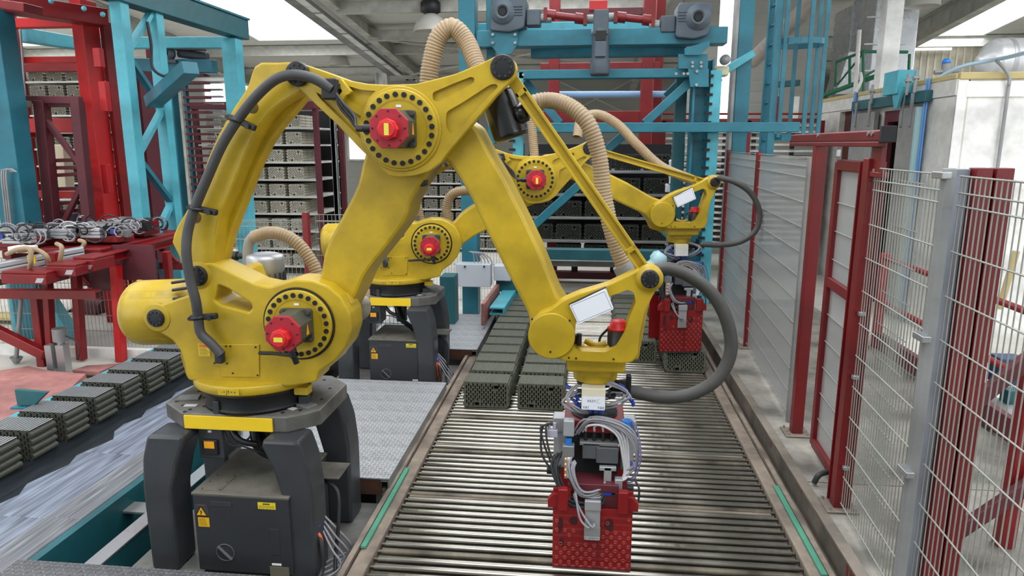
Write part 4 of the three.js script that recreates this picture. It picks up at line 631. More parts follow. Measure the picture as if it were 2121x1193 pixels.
{
  // sliding gate leaf and its track
  const t = thing('sliding_gate', 'narrow red framed sliding gate leaf with mesh and a middle rail', 'gate', [fx(-4.8), 0.36, -4.8]);
  const za = -5.16, zb = -4.5, xo = 0.04, X = z => fx(z) + xo;
  for (const z of [za, zb]) wpart('stile', rb(0.05, 2.1, 0.06, X(z), 1.43, z, 0.005), mRedG, t);
  for (const y of [0.4, 1.635, 2.46]) wpart('rail', beam([X(za), y, za], [X(zb), y, zb], 0.045, 0.075, 'box'), mRedG, t);
  wpart('clear_sheet', beam([X(za) + 0.01, 1.43, za], [X(zb) + 0.01, 1.43, zb], 0.005, 2.0, 'plain'), mSheet, t, 'grey translucent sheet');
  for (let y = 0.6; y < 2.4; y += 0.2) wpart('horizontal_wire', cyl([X(za), y, za], [X(zb), y, zb], 0.004, 6), mWire, t);
  const k = thing('gate_track', 'red box beam gate track above the sliding gate', 'gate track', [fx(-5.2), 2.6, -5.2]);
  wpart('track_beam', beam([fx(-6.4), 2.648, -6.4], [fx(-4.18), 2.648, -4.18], 0.075, 0.066, 'box'), mRedG, k);
  wpart('track_rail', beam([fx(-6.4) - 0.02, 2.6, -6.4], [fx(-4.18) - 0.02, 2.6, -4.18], 0.05, 0.03, 'box'), mRedG, k);
  wpart('end_cap', rb(0.08, 0.09, 0.03, fx(-4.17), 2.655, -4.165, 0.004), mDark, k);
  for (const z of [-4.3, -4.37, -5.5]) wpart('bolt', cyl([fx(z) - 0.045, 2.66, z], [fx(z) - 0.03, 2.66, z], 0.014, 8), mSteel, k);
  wpart('hanger_plate', rb(0.03, 0.2, 0.14, fx(-4.3), 2.52, -4.28, 0.004), mRedG, k); wpart('hanger_foot', rb(0.06, 0.03, 0.2, fx(-4.3), 2.43, -4.28, 0.004), mRedG, k);
  wpart('roller_bracket', rb(0.03, 0.05, 0.05, fx(-5.1), 2.54, -5.1, 0.004), mSteel, k);
}
// ---------- right: chambers, railings, ducts ----------
{
  const X0 = 4.75, t = thing('drying_chamber', 'long white drying chamber with brown door openings and a sliding door', 'chamber', [6.6, 0, -12.5]);
  const seg = (z0, z1, y0, y1, m, n = 'wall_panel', x = X0) => wpart(n, box2([x, y0, z0], [x + 0.15, y1, z1]), m, t);
  seg(-15.6, -14.3, 0, 3.22, mOff); seg(-13.45, -12.25, 0, 3.22, mOff); seg(-11.32, -9.99, 0, 3.22, mOff);
  seg(-15.6, -9.99, 3.225, 3.43, mOff, 'fascia', X0 - 0.02);
  seg(-12.25, -11.32, 3.12, 3.225, mOff); seg(-14.3, -13.45, 3.2, 3.225, mOff);
  wpart('wall_panel', box2([X0 + 0.15, 0, -10.14], [9.5, 3.43, -9.99]), mWhite, t); wpart('corner_post', rb(0.12, 3.43, 0.03, X0 + 0.06, 1.715, -9.985, 0.004), mWhite, t);
  wpart('frame_rail', rb(4.4, 0.2, 0.03, X0 + 2.3, 3.3, -9.98, 0.004), mWhite, t);
  wpart('roof_slab', box2([X0, 3.43, -15.6], [9.5, 3.47, -10]), mOff, t);
  wpart('roof_edge', beam([X0 + 0.02, 3.465, -15.6], [X0 + 0.02, 3.465, -10], 0.1, 0.07, 'box'), mWood, t, 'wooden roof edge'); wpart('roof_edge', beam([X0, 3.465, -9.99], [9.5, 3.465, -9.99], 0.08, 0.09, 'box'), mWood, t, 'wooden roof edge');
  wpart('inner_wall', box2([X0 + 0.9, 0, -15.6], [X0 + 1.0, 3.4, -10.2]), mPlank, t, 'dark brown inside');
  wpart('door_frame', join([box2([X0 + 0.02, 0, -12.25], [X0 + 0.12, 3.12, -12.12]), box2([X0 + 0.02, 0, -11.45], [X0 + 0.12, 3.12, -11.32]), box2([X0 + 0.02, 2.95, -12.12], [X0 + 0.12, 3.12, -11.45])]), mMaroon, t, 'brown red door frame');
  wpart('brace', beam([X0 + 0.5, 1.2, -12.2], [X0 + 0.5, 2.9, -11.5], 0.06, 0.1), mMaroon, t); wpart('inner_door', box2([X0 + 0.55, 0.2, -12.1], [X0 + 0.6, 2.85, -11.5]), mOff, t);
  wpart('rusty_door', box2([X0 + 0.1, 0, -14.3], [X0 + 0.14, 3.2, -13.45]), M('#6a3420', 0.8, 0, { map: T_DIRT }), t, 'rust brown door');
  // sliding door leaves and rail
  const mGreyDoor = M('#9d9d9b', 0.55, 0.2, GR);
  const sl = thing('sliding_door', 'grey sliding door leaf hanging left of the dark opening of the white chamber', 'sliding door', [X0 - 0.1, 0.1, -12.8]);
  wpart('leaf', box2([X0 - 0.13, 0.1, -13.3], [X0 - 0.05, 3.12, -12.3], 0.01), mGreyDoor, sl); for (const z of [-13.1, -12.5]) wpart('hanger', box2([X0 - 0.15, 2.9, z - 0.04], [X0 - 0.12, 3.3, z + 0.04], 0.005), mZinc, sl);
  const sr = thing('sliding_door', 'grey sliding door leaf hanging right of the dark opening of the white chamber', 'sliding door', [X0 - 0.1, 0.1, -11]);
  wpart('leaf', box2([X0 - 0.13, 0.1, -11.36], [X0 - 0.05, 3.12, -10.75], 0.01), mGreyDoor, sr); wpart('edge_strip', box2([X0 - 0.14, 0.1, -10.8], [X0 - 0.04, 3.12, -10.74], 0.005), M('#9dbdbb', 0.5), sr, 'pale teal edge strip'); for (const z of [-11.25, -10.95]) wpart('hanger', box2([X0 - 0.15, 2.85, z - 0.035], [X0 - 0.12, 3.32, z + 0.035], 0.005), mZinc, sr);
  const ra = thing('door_rail', 'dark teal door rail under the roof edge of the white chamber', 'door rail', [X0 - 0.1, 3.18, -12]);
  wpart('rail', beam([X0 - 0.07, 3.26, -13.4], [X0 - 0.07, 3.26, -10.6], 0.1, 0.16, 'box'), mTealD, ra); wpart('drive_box', rb(0.3, 0.34, 0.5, X0 - 0.1, 3.5, -11.5, 0.01), mTealL, ra, 'light teal drive box'); wpart('drive_bracket', prism([[-0.2, 0.12], [0.2, 0.12], [0.05, -0.18], [-0.05, -0.18]], -0.02, 0.02).rotateY(Math.PI / 2).translate(X0 - 0.2, 3.3, -11.3), mTealL, ra);
  for (const [z, y] of [[-10.85, 3.32], [-11.1, 3.3], [-12.4, 3.25]]) wpart('valve', join([cyl([X0 - 0.16, y, z], [X0 - 0.16, y + 0.3, z], 0.025, 8), cyl([X0 - 0.2, y + 0.2, z], [X0 - 0.12, y + 0.2, z], 0.03, 8)]), mZinc, ra);
  single('blue_pipe', 'pair of blue pipes running down the white chamber wall beside the right sliding leaf', 'pipe', join([tube([[X0 - 0.06, 3.5, -10.72], [X0 - 0.06, 0.0, -10.72]], 0.02), tube([[X0 - 0.06, 3.5, -10.66], [X0 - 0.06, 0.0, -10.66]], 0.012)]), mPipeBlue);
  single('blue_pipe', 'thin blue grey pipe down the white chamber wall beside the left sliding leaf', 'pipe', tube([[X0 - 0.06, 3.5, -13.42], [X0 - 0.06, 0.0, -13.42]], 0.03), mPipeBlue);
  single('conduit', 'thin grey conduit bent over the roof edge and down the white front wall', 'pipe', join([tube([[5.129,3.645,-9.9], [5.228,3.556,-9.9], [5.312,3.437,-9.9], [5.324,3.348,-9.9]], 0.022), tube([[5.338,3.368,-9.93], [[5.338,3.368,-9.93][0], 0.2, -9.93]], 0.022)]), mZinc);
  single('water_pipe', 'pale blue grey pipe above the chamber roof edge rising to the right', 'pipe', tube([[4.784,3.505,-10.6], [4.954,3.622,-10.4], [5.208,3.672,-10.2], [5.119,3.652,-9.6], [4.955,3.626,-9], [4.711,3.579,-8]], 0.025), M('#a3bccb', 0.4, 0.3));
  single('pipe_valve', 'small grey pipe valve with a blue cap on the chamber roof', 'valve', join([cyl([4.915,3.48,-10.7], [4.903,3.693,-10.7], 0.06, 12), cyl([4.758,3.578,-10.7], [5.072,3.601,-10.7], 0.03, 8)]), mZinc);
  single('valve_cap', 'round blue cap on top of the grey pipe valve', 'valve cap', lathe([[0, 0], [0.05, 0], [0.06, 0.03], [0.04, 0.07], [0, 0.08]], [4.904,3.686,-10.7], [4.879,3.897,-10.7], 14), mBlueL);
  const tk = thing('insulated_tank', 'large silver insulated cylinder lying on the chamber roof at the upper right', 'tank', [6.07,3.573,-11.5]);
  wpart('shell', lathe([[0, 0], [0.08, 0.0], [0.1, 0.03], [0.26, 0.12], [0.32, 0.2], [0.33, 0.26], [0.33, 2.4], [0, 2.4]], [5.686,3.797,-11.5], [8.806,3.76,-11.5], 36), MP('#dfe1e5', 0.35, 0.45, { map: T_GRIME }), tk);
  for (const s of [0.35, 1.2]) wpart('band', lathe([[0.33, s], [0.34, s + 0.01], [0.34, s + 0.06], [0.33, s + 0.07]], [5.686,3.797,-11.5], [8.806,3.76,-11.5], 36), mAlu, tk);
  wpart('saddle', box2([6.3, 3.47, -11.7], [6.6, 3.7, -11.3]), mOff, tk);
}
{
  // silver ducts behind with green railings
  const d = thing('air_duct', 'tall shiny silver air duct behind the white column', 'duct', [6.297,3.015,-17]);
  const mD = MP('#c9ccd0', 0.35, 0.5, { roughnessMap: T_ROUGH });
  wpart('duct_shaft', box2([6.057,3.109,-16.6], [[6.947,3.106,-16.6][0], 5.9, -18], 0.02), mD, d); wpart('duct_shaft', box2([5.971,3.259,-17.8], [[6.463,3.257,-17.8][0], 5.75, -19], 0.02), mD, d);
  wpart('cowl', prism([[-0.5, -0.5], [0.5, -0.5], [0.3, 0.4], [-0.3, 0.4]], -0.4, 0.4).translate(...[6.013,4.209,-17.4]), mD, d);
  for (let i = 0; i < 4; i++) wpart('seam', box2([5.864,5.029,-16.58].map((v, j) => j === 1 ? 3.6 + i * 0.55 : v), [[6.733,5.015,-16.58][0], 3.63 + i * 0.55, -16.55]), mAlu, d);
  const rl = thing('green_railing', 'dark green steel railing around the silver ducts on the chamber roof', 'railing', [5.502,3.525,-15]);
  const bar = (a, b, r = 0.03) => wpart('rail', cyl(a, b, r, 8), mGreen, rl);
  const q = (u, v) => v;
  bar([5.31,4.376,-15], [6.138,4.356,-15]); bar([5.31,4.376,-15], [5.383,3.618,-15]); bar([6.177,4.32,-15], [6.196,3.977,-15]); bar([5.356,3.894,-15], [5.968,4.268,-15], 0.02); bar([5.15,4.298,-16], [5.31,4.376,-15]); bar([5.15,4.298,-16], [5.166,3.789,-16]); bar([5.211,3.838,-16], [5.313,4.349,-15], 0.02); bar([4.782,3.581,-15.5], [5.661,3.937,-15], 0.05); bar([5.236,4.317,-15.5], [5.289,3.75,-15.5]); bar([5.661,3.937,-15], [5.675,3.616,-15], 0.06);
  single('vent_pipe', 'slim white vent pipe standing on the chamber roof left of the white column', 'pipe', join([tube([[5.026,4.708,-14.5], [5.058,3.541,-14.5]], 0.04), tube([[5.081,3.93,-14.4], [5.112,3.798,-14.4], [5.079,3.684,-14.4], [5.027,3.579,-14.4]], 0.03)]), mWhite);
  single('fluorescent_tube_lamp', 'white fluorescent strip lamp on the ribbed wall behind the railing', 'lamp', rb(1.05, 0.08, 0.08, ...[10.067,5.353,-22.9], 0.02), M('#ffffff', 0.5, 0, { emissive: '#ffffff', emissiveIntensity: 0.6 }));
  struct('wall_side', box2([9.584,3.164,-23.2].map((v, i) => i === 1 ? 0 : v), [14.4, 5.62, -23.1]), M('#a9a493', 0.75, 0, GR));
  const mRib = M('#a9a493', 0.75); for (let i = 0; i < 20; i++) { const x = [9.655,3.161,-23.1][0] + i * 0.2; struct('trim_rib', bx(0.06, 5.4, 0.03, x, 2.8, -23.09), mRib, scene.children.find(o => o.name === 'wall_side')); }
  // red guard rails beyond the fence
  const g = thing('guard_railing', 'red guard railing with two rails on the floor beyond the mesh panel', 'railing', [3.5, 0, -6.5]);
  const rr = (a, b, r = 0.03) => wpart('rail', cyl(a, b, r, 8), mRed, g);
  rr([3.35, 1.35, -8.2], [3.35, 1.35, -5]); rr([3.35, 0.85, -8.2], [3.35, 0.85, -5]); for (const z of [-8.2, -6.6, -5.05]) wpart('post', rb(0.09, 1.1, 0.09, 3.35, 0.85, z, 0.008), mRed, g);
  wpart('kick_plate', box2([3.32, 0.31, -8.2], [3.38, 0.5, -5]), mMaroon, g);
  const s = thing('steel_brace', 'two maroon diagonal braces with a red post behind the red gate uprights', 'brace', [2.4, 0.3, -3.9]);
  wpart('diagonal', beam([1.878,0.92,-3.9], [2.407,1.489,-3.9], 0.05, 0.08), mMaroon, s); wpart('diagonal', beam([1.904,0.197,-3.9], [2.554,0.794,-3.9], 0.05, 0.08), mMaroon, s); wpart('post', beam([2.461,-0.021,-4], [2.479,1.391,-4], 0.09, 0.09), mRed, s);
  const h = thing('control_stand', 'dark teal stand with a small grey hood far behind the red gate uprights', 'stand', [4.4, 0, -7]);
  wpart('pillar', rb(0.14, 0.75, 0.14, ...[4.177,-0.121,-7], 0.01), mTealD, h); wpart('hood', lathe([[0.26, 0], [0.25, 0.05], [0.17, 0.13], [0, 0.16]], [4.165,-0.03,-7], [4.058,0.767,-7], 20), mGalv, h); wpart('box', rb(0.24, 0.26, 0.2, ...[3.983,0.513,-6.8], 0.01), M('#2b3f5c', 0.5), h); wpart('lever', cyl([3.842,1.096,-6.8], [3.916,1.643,-6.8], 0.03, 8), mWood, h);
}

// ---------- block grippers hanging at the tool flanges ----------
// own axes: origin on the flange face, y down is negative, z towards the camera side
function gripper(label, pos, yaw, far) {
  const t = thing('block_gripper', label, 'gripper', pos, 'block grippers'); t.rotation.y = yaw;
  part('adapter_plate', lathe([[0, 0], [0.11, 0], [0.11, -0.03], [0.06, -0.04], [0.06, -0.19], [0.14, -0.2], [0.14, -0.235], [0, -0.235]].reverse(), [0, 0, 0], [0, 1, 0], 28), mBlack, t);
  const io = part('valve_island', rb(0.138, 0.09, 0.07, -0.01, -0.085, 0.16, 0.005), mWhite, t, 'white input box with printed numbers');
  part('box_top', rb(0.138, 0.05, 0.09, -0.01, -0.025, 0.15, 0.005), M('#d4cdb4', 0.6), io, 'cream box lid');
  if (!far) { const pr = print(160, 96, (c) => { c.fillStyle = '#2c2f3a'; c.font = 'bold 26px monospace'; c.fillText('X631', 36, 38); c.fillText('Y41', 6, 88); c.fillText('Y40', 110, 88); c.strokeStyle = '#8a8f9c'; c.lineWidth = 3; c.beginPath(); c.arc(118, 30, 13, 1, 5); c.stroke(); }, '#dfe3ea'); const q = part('printed_label', panel(0.132, 0.078), pr, io, 'printed X631 Y41 Y40'); q.position.set(-0.01, -0.09, 0.197); }
  for (let i = 0; i < 4; i++) part('blue_fitting', cyl([-0.065 + i * 0.036, -0.135, 0.15], [-0.065 + i * 0.036, -0.165, 0.15], 0.014, 10), mBlue, t);
  part('cross_beam', rb(0.36, 0.075, 0.3, 0, -0.255, 0, 0.006), mRed, t);
  part('cross_beam', rb(0.3, 0.3, 0.2, 0, -0.43, 0, 0.006), mDark, t);
  part('side_cylinder', join([cyl([-0.2, -0.25, 0.05], [-0.2, -0.55, 0.05], 0.045, 16), rb(0.1, 0.1, 0.1, -0.2, -0.27, 0.06, 0.01)]), mAlu, t);
  part('side_cylinder', join([cyl([0.2, -0.25, 0.05], [0.2, -0.55, 0.05], 0.045, 16), rb(0.1, 0.1, 0.1, 0.2, -0.27, 0.06, 0.01)]), mAlu, t);
  part('valve_block', join([rb(0.105, 0.1, 0.09, -0.035 + 0.02, -0.4, 0.13, 0.005), rb(0.13, 0.1, 0.11, 0.08, -0.42, 0.13, 0.006)]), M('#53575a', 0.5, 0.15), t, 'dark grey valve block');
  part('block_lid', rb(0.23, 0.02, 0.1, 0.03, -0.355, 0.125, 0.004), mGalv, t);
  for (let i = 0; i < 4; i++) part('plug', cyl([-0.05 + i * 0.052, -0.345, 0.14], [-0.05 + i * 0.052, -0.29, 0.14], 0.011, 8), mBlack, t);
  part('terminal_row', rb(0.035, 0.16, 0.05, -0.155, -0.48, 0.2, 0.004), mAlu, t);
  for (let i = 0; i < 4; i++) { part('indicator_lamp', new THREE.SphereGeometry(0.006, 8, 6).translate(-0.165, -0.43 - i * 0.035, 0.228), M('#ffb040', 0.4, 0, { emissive: '#ff9a20', emissiveIntensity: 1.5 }), t, 'orange indicator light'); part('terminal', rb(0.026, 0.018, 0.02, -0.142, -0.43 - i * 0.035, 0.225, 0.002), mWhite, t); }
  part('regulator', rb(0.07, 0.07, 0.06, -0.15, -0.385, 0.2, 0.006), mGalv, t); part('regulator', rb(0.065, 0.1, 0.06, -0.15, -0.245, 0.19, 0.008), M('#9fa3a6', 0.35, 0.2), t, 'translucent grey pressure regulator');
  part('regulator_cap', cyl([-0.15, -0.31, 0.2], [-0.15, -0.355, 0.2], 0.02, 14), mBlueL, t, 'blue cap'); part('regulator_cap', cyl([0.19, -0.2, 0.16], [0.19, -0.27, 0.16], 0.032, 14), mBlueL, t, 'blue cap');
  part('muffler', cyl([0.2, -0.3, 0.16], [0.255, -0.3, 0.16], 0.024, 14), mBlack, t); part('muffler', cyl([-0.2, -0.55, 0.14], [-0.28, -0.55, 0.14], 0.024, 14), mBlack, t);
  part('y_fitting', join([rb(0.07, 0.05, 0.03, -0.25, -0.3, 0.16, 0.006), cyl([-0.268, -0.27, 0.16], [-0.268, -0.235, 0.16], 0.01, 8), cyl([-0.235, -0.27, 0.16], [-0.235, -0.235, 0.16], 0.01, 8)]), M('#a9a9b5', 0.4), t);
  // cables: bundles of hoses
  const cr = (n, a, b, bulge, r, m, nm, dz = 0.0) => { const g = []; for (let i = 0; i < n; i++) { const j = () => (rnd() - 0.5) * 0.03, A = [a[0] + i * 0.008 + j(), a[1] + j(), a[2] + j() * 0.6], B = [b[0] + j(), b[1] + i * 0.006 + j(), b[2] + j() * 0.6]; g.push(tube([A, [A[0] + bulge[0] * 0.5 + j(), A[1] + bulge[1] * 0.5 + 0.02, A[2] + bulge[2] * 0.5 + j()], [(A[0] + B[0]) / 2 + bulge[0] + j(), (A[1] + B[1]) / 2 + bulge[1] + j(), (A[2] + B[2]) / 2 + bulge[2]], [B[0] + bulge[0] * 0.4, B[1] + bulge[1] * 0.4 + j(), B[2] + bulge[2] * 0.4], B], r, 18, 6)); } const q = part(nm, join(g), m, t); q.userData.kind = 'stuff'; };
  for (let i = 0; i < 4; i++) part('white_cable', tube([[-0.05 + i * 0.052, -0.29, 0.14], [-0.045 + i * 0.05, -0.245 + i * 0.006, 0.17], [0.03 + i * 0.045, -0.225, 0.19], [0.13 + i * 0.02, -0.28, 0.19], [0.17 + i * 0.012, -0.42, 0.17], [0.18 + i * 0.008, -0.56, 0.16], [0.1 + i * 0.01, -0.61 + i * 0.008, 0.2]], 0.0075, 36, 6), mWireWhite, t);
  cr(6, [-0.12, -0.3, 0.15], [0.19, -0.55, 0.15], [0.16, 0.16, 0.06], 0.006, mWireGrey, 'cable_bundle');
  cr(5, [-0.14, -0.43, 0.23], [0.06, -0.6, 0.21], [-0.04, -0.11, 0.05], 0.0075, mWireGrey, 'cable_bundle');
  cr(5, [-0.22, -0.42, 0.18], [0.06, -0.64, 0.22], [-0.06, -0.16, 0.06], 0.0085, mRubber, 'cable_bundle');
  cr(5, [-0.06, -0.16, 0.15], [-0.06, -0.05, 0.1], [-0.13, 0.02, 0.06], 0.006, mWireGrey, 'cable_bundle');
  cr(4, [0.04, -0.14, 0.13], [0.02, -0.02, 0.08], [0.16, 0.03, 0.06], 0.006, mWireGrey, 'cable_bundle');
  cr(5, [-0.1, -0.06, 0.12], [0.1, -0.06, 0.12], [0, -0.02, -0.02], 0.012, mRubber, 'cable_bundle');
  cr(3, [-0.268, -0.24, 0.16], [-0.2, -0.5, 0.2], [-0.06, -0.03, 0.02], 0.007, mRubber, 'cable_bundle');
  cr(2, [0.17, -0.22, 0.15], [0.2, -0.58, 0.14], [0.09, 0.0, 0.06], 0.005, M('#6d6a92', 0.5), 'violet_tubes');
  cr(4, [-0.15, -0.12, 0.02], [0.15, -0.1, 0.02], [0, 0.04, 0.1], 0.007, mWireGrey, 'cable_bundle');
  for (const [a, b, c] of [[-0.17, -0.02, 0.1], [-0.14, -0.05, 0.12], [0.14, 0.0, 0.1], [0.19, -0.08, 0.1], [0.21, -0.47, 0.14], [-0.13, -0.1, 0.12]]) part('blue_fitting', join([cyl([a, b, c], [a + 0.03, b - 0.015, c + 0.02], 0.011, 8), cyl([a + 0.03, b - 0.015, c + 0.02], [a + 0.04, b - 0.045, c + 0.02], 0.011, 8)]), mBlue, t);
  part('hose_coupling', join([cyl([0.1, -0.05, 0.02], [0.21, -0.035, 0.02], 0.045, 14), rb(0.03, 0.14, 0.05, 0.2, -0.03, 0.04, 0.006)]), mBlack, t);
  part('blue_plug_block', rb(0.06, 0.05, 0.05, 0.085, -0.625, 0.22, 0.008), mBlue, t);
  part('sensor_bracket', join([rb(0.045, 0.09, 0.03, 0.085, -0.53, 0.19, 0.004), rb(0.1, 0.025, 0.03, 0.085, -0.495, 0.19, 0.004)]), mAlu, t); part('sensor', rb(0.045, 0.1, 0.05, 0.15, -0.6, 0.2, 0.006), mAlu, t);
  // frame above the jaws
  part('jaw_frame', rb(0.3, 0.05, 0.5, 0, -0.6, 0, 0.006), mMaroon, t);
  for (const s of [-1, 1]) part('guide_rod', cyl([s * 0.12, -0.35, 0.0], [s * 0.12, -0.62, 0.0], 0.02, 10), mSteel, t);
  const dim = []; for (let j = 0; j < 14; j++) for (let i = 0; i < 9; i++) { const x = -0.21 + i * 0.05 + (j % 2) * 0.025, y = -1.17 + j * 0.03; if (x > 0.22 || Math.abs(x - 0.038) < 0.014 || (y > -0.95 && x < -0.05 && rnd() < 0.7) || (y > -0.86 && rnd() < 0.6) || (x > -0.06 && x < 0.055 && y > -0.93)) continue; dim.push([x, y]); }
  const mJaw = MP('#8e1015', 0.38, 0.05, { map: T_GRIME, clearcoat: 0.2 });
  for (const s of far ? [1, -1] : [1, -1]) {
    const z = s * 0.27, z1 = s > 0 ? [z - 0.014, z] : [z, z + 0.014];
    const j = part('jaw_plate', prism([[-0.235, -1.185], [0.235, -1.185], [0.235, -0.6], [0.15, -0.6], [0.15, -0.72], [-0.13, -0.72], [-0.13, -0.6], [-0.235, -0.6]], z1[0], z1[1], 0.002), mJaw, t);
    part('raised_dimples', join(dim.map(([x, y]) => lathe([[0, 0.001], [0.006, 0.001], [0.0085, 0.004], [0.011, 0.004], [0.0125, 0]], [x, y, z], [x, y, z + s], 10))), M('#a53a36', 0.5, 0.05, GR), j).userData.kind = 'stuff';
    part('jaw_web', box2([-0.13, -0.78, z - s * 0.05], [0.15, -0.64, z - s * 0.03]), mMaroon, j);
    for (const a of [-1, 1]) { part('jaw_lug', rb(0.06, 0.14, 0.05, a * 0.175, -0.655, z + s * 0.02, 0.008), mRed, j); part('jaw_lug', prism([[0, 0], [0.065, 0], [0.065, 0.05], [0.03, 0.09], [0, 0.09]].map(p => [a * (0.2 + p[0]), -0.715 + p[1]]), z - 0.02, z + 0.02, 0.004), mRed, j); }
    part('grip_lip', box2([-0.23, -1.2, z - 0.016], [0.23, -1.185, z + 0.002]), mRubber, j);
    if (s > 0) { part('seam', box2([0.036, -1.175, z - 0.001], [0.04, -0.78, z + 0.0015]), mMaroon, j); for (const [x, y, w, h] of [[-0.19, -0.83, 0.03, 0.13], [-0.11, -0.8, 0.06, 0.06], [0.1, -0.82, 0.05, 0.09], [-0.18, -0.95, 0.025, 0.08]]) part('grime_patch', prism(smooth(circ(x, y, 1, 7).map(p => [x + (p[0] - x) * w / 2 * (0.7 + 0.5 * rnd()), y + (p[1] - y) * h / 2 * (0.7 + 0.5 * rnd())]), 20), z, z + 0.0012), M('#3d0f12', 0.6), j); }
  }
  const br = part('stop_bracket', join([rb(0.095, 0.06, 0.03, 0.0, -0.68, 0.3, 0.004), rb(0.09, 0.13, 0.012, 0, -0.77, 0.295, 0.003)]), mAlu, t);
  part('name_plate', rb(0.095, 0.085, 0.02, 0, -0.865, 0.292, 0.004), mZinc, br);
  if (!far) { const pr = print(128, 32, c => { c.fillStyle = '#24262c'; c.font = 'bold 24px monospace'; c.fillText('X:EFK073', 4, 24); }, '#a9abae'); const q = part('printed_label', panel(0.085, 0.02), pr, br, 'small printed code'); q.position.set(0, -0.894, 0.303); }
  part('blue_fitting', cyl([-0.02, -0.79, 0.31], [-0.01, -0.815, 0.31], 0.008, 8), mBlue, br);
  cr(2, [-0.11, -0.63, 0.25], [0.0, -0.8, 0.31], [-0.01, -0.05, 0.04], 0.007, mWireGrey, 'cable_bundle');
  part('side_hook', join([tube([[0.24, -0.55, 0.2], [0.27, -0.6, 0.22], [0.26, -0.7, 0.22], [0.235, -0.69, 0.22]], 0.007, 16, 6), rb(0.04, 0.05, 0.05, 0.22, -0.62, 0.2, 0.006)]), mRubber, t);
  return t;
}
const F1 = [[2.146,1.275]][0];
gripper('red jawed block gripper in front, crowded with hoses, holding a block', [F1[0] - 2.075, F1[1] - 0.07, -4.1], 0, false);
block(gBlock, mClay, 'wet clay block held between the red jaws of the front gripper, its lower edge showing', F1[0] - 2.075 + 0.0, F1[1] - 0.07 - 1.23, -4.0, 'gripped blocks');
{
  const c = Math.cos(8 * Math.PI / 180), s = Math.sin(8 * Math.PI / 180), q = [robotFar.children.find(o => o.name === 'tool_flange').position.x, robotFar.children.find(o => o.name === 'tool_flange').position.y];
  const lx = q[0] + F1[0] - P2.W[0], ly = q[1] + F1[1] - P2.W[1];
  gripper('red jawed block gripper behind, hanging from the far robot over the right column', [-2.075 + lx * c, ly - 0.07, -7.45 - lx * s], 8 * Math.PI / 180, true);
}

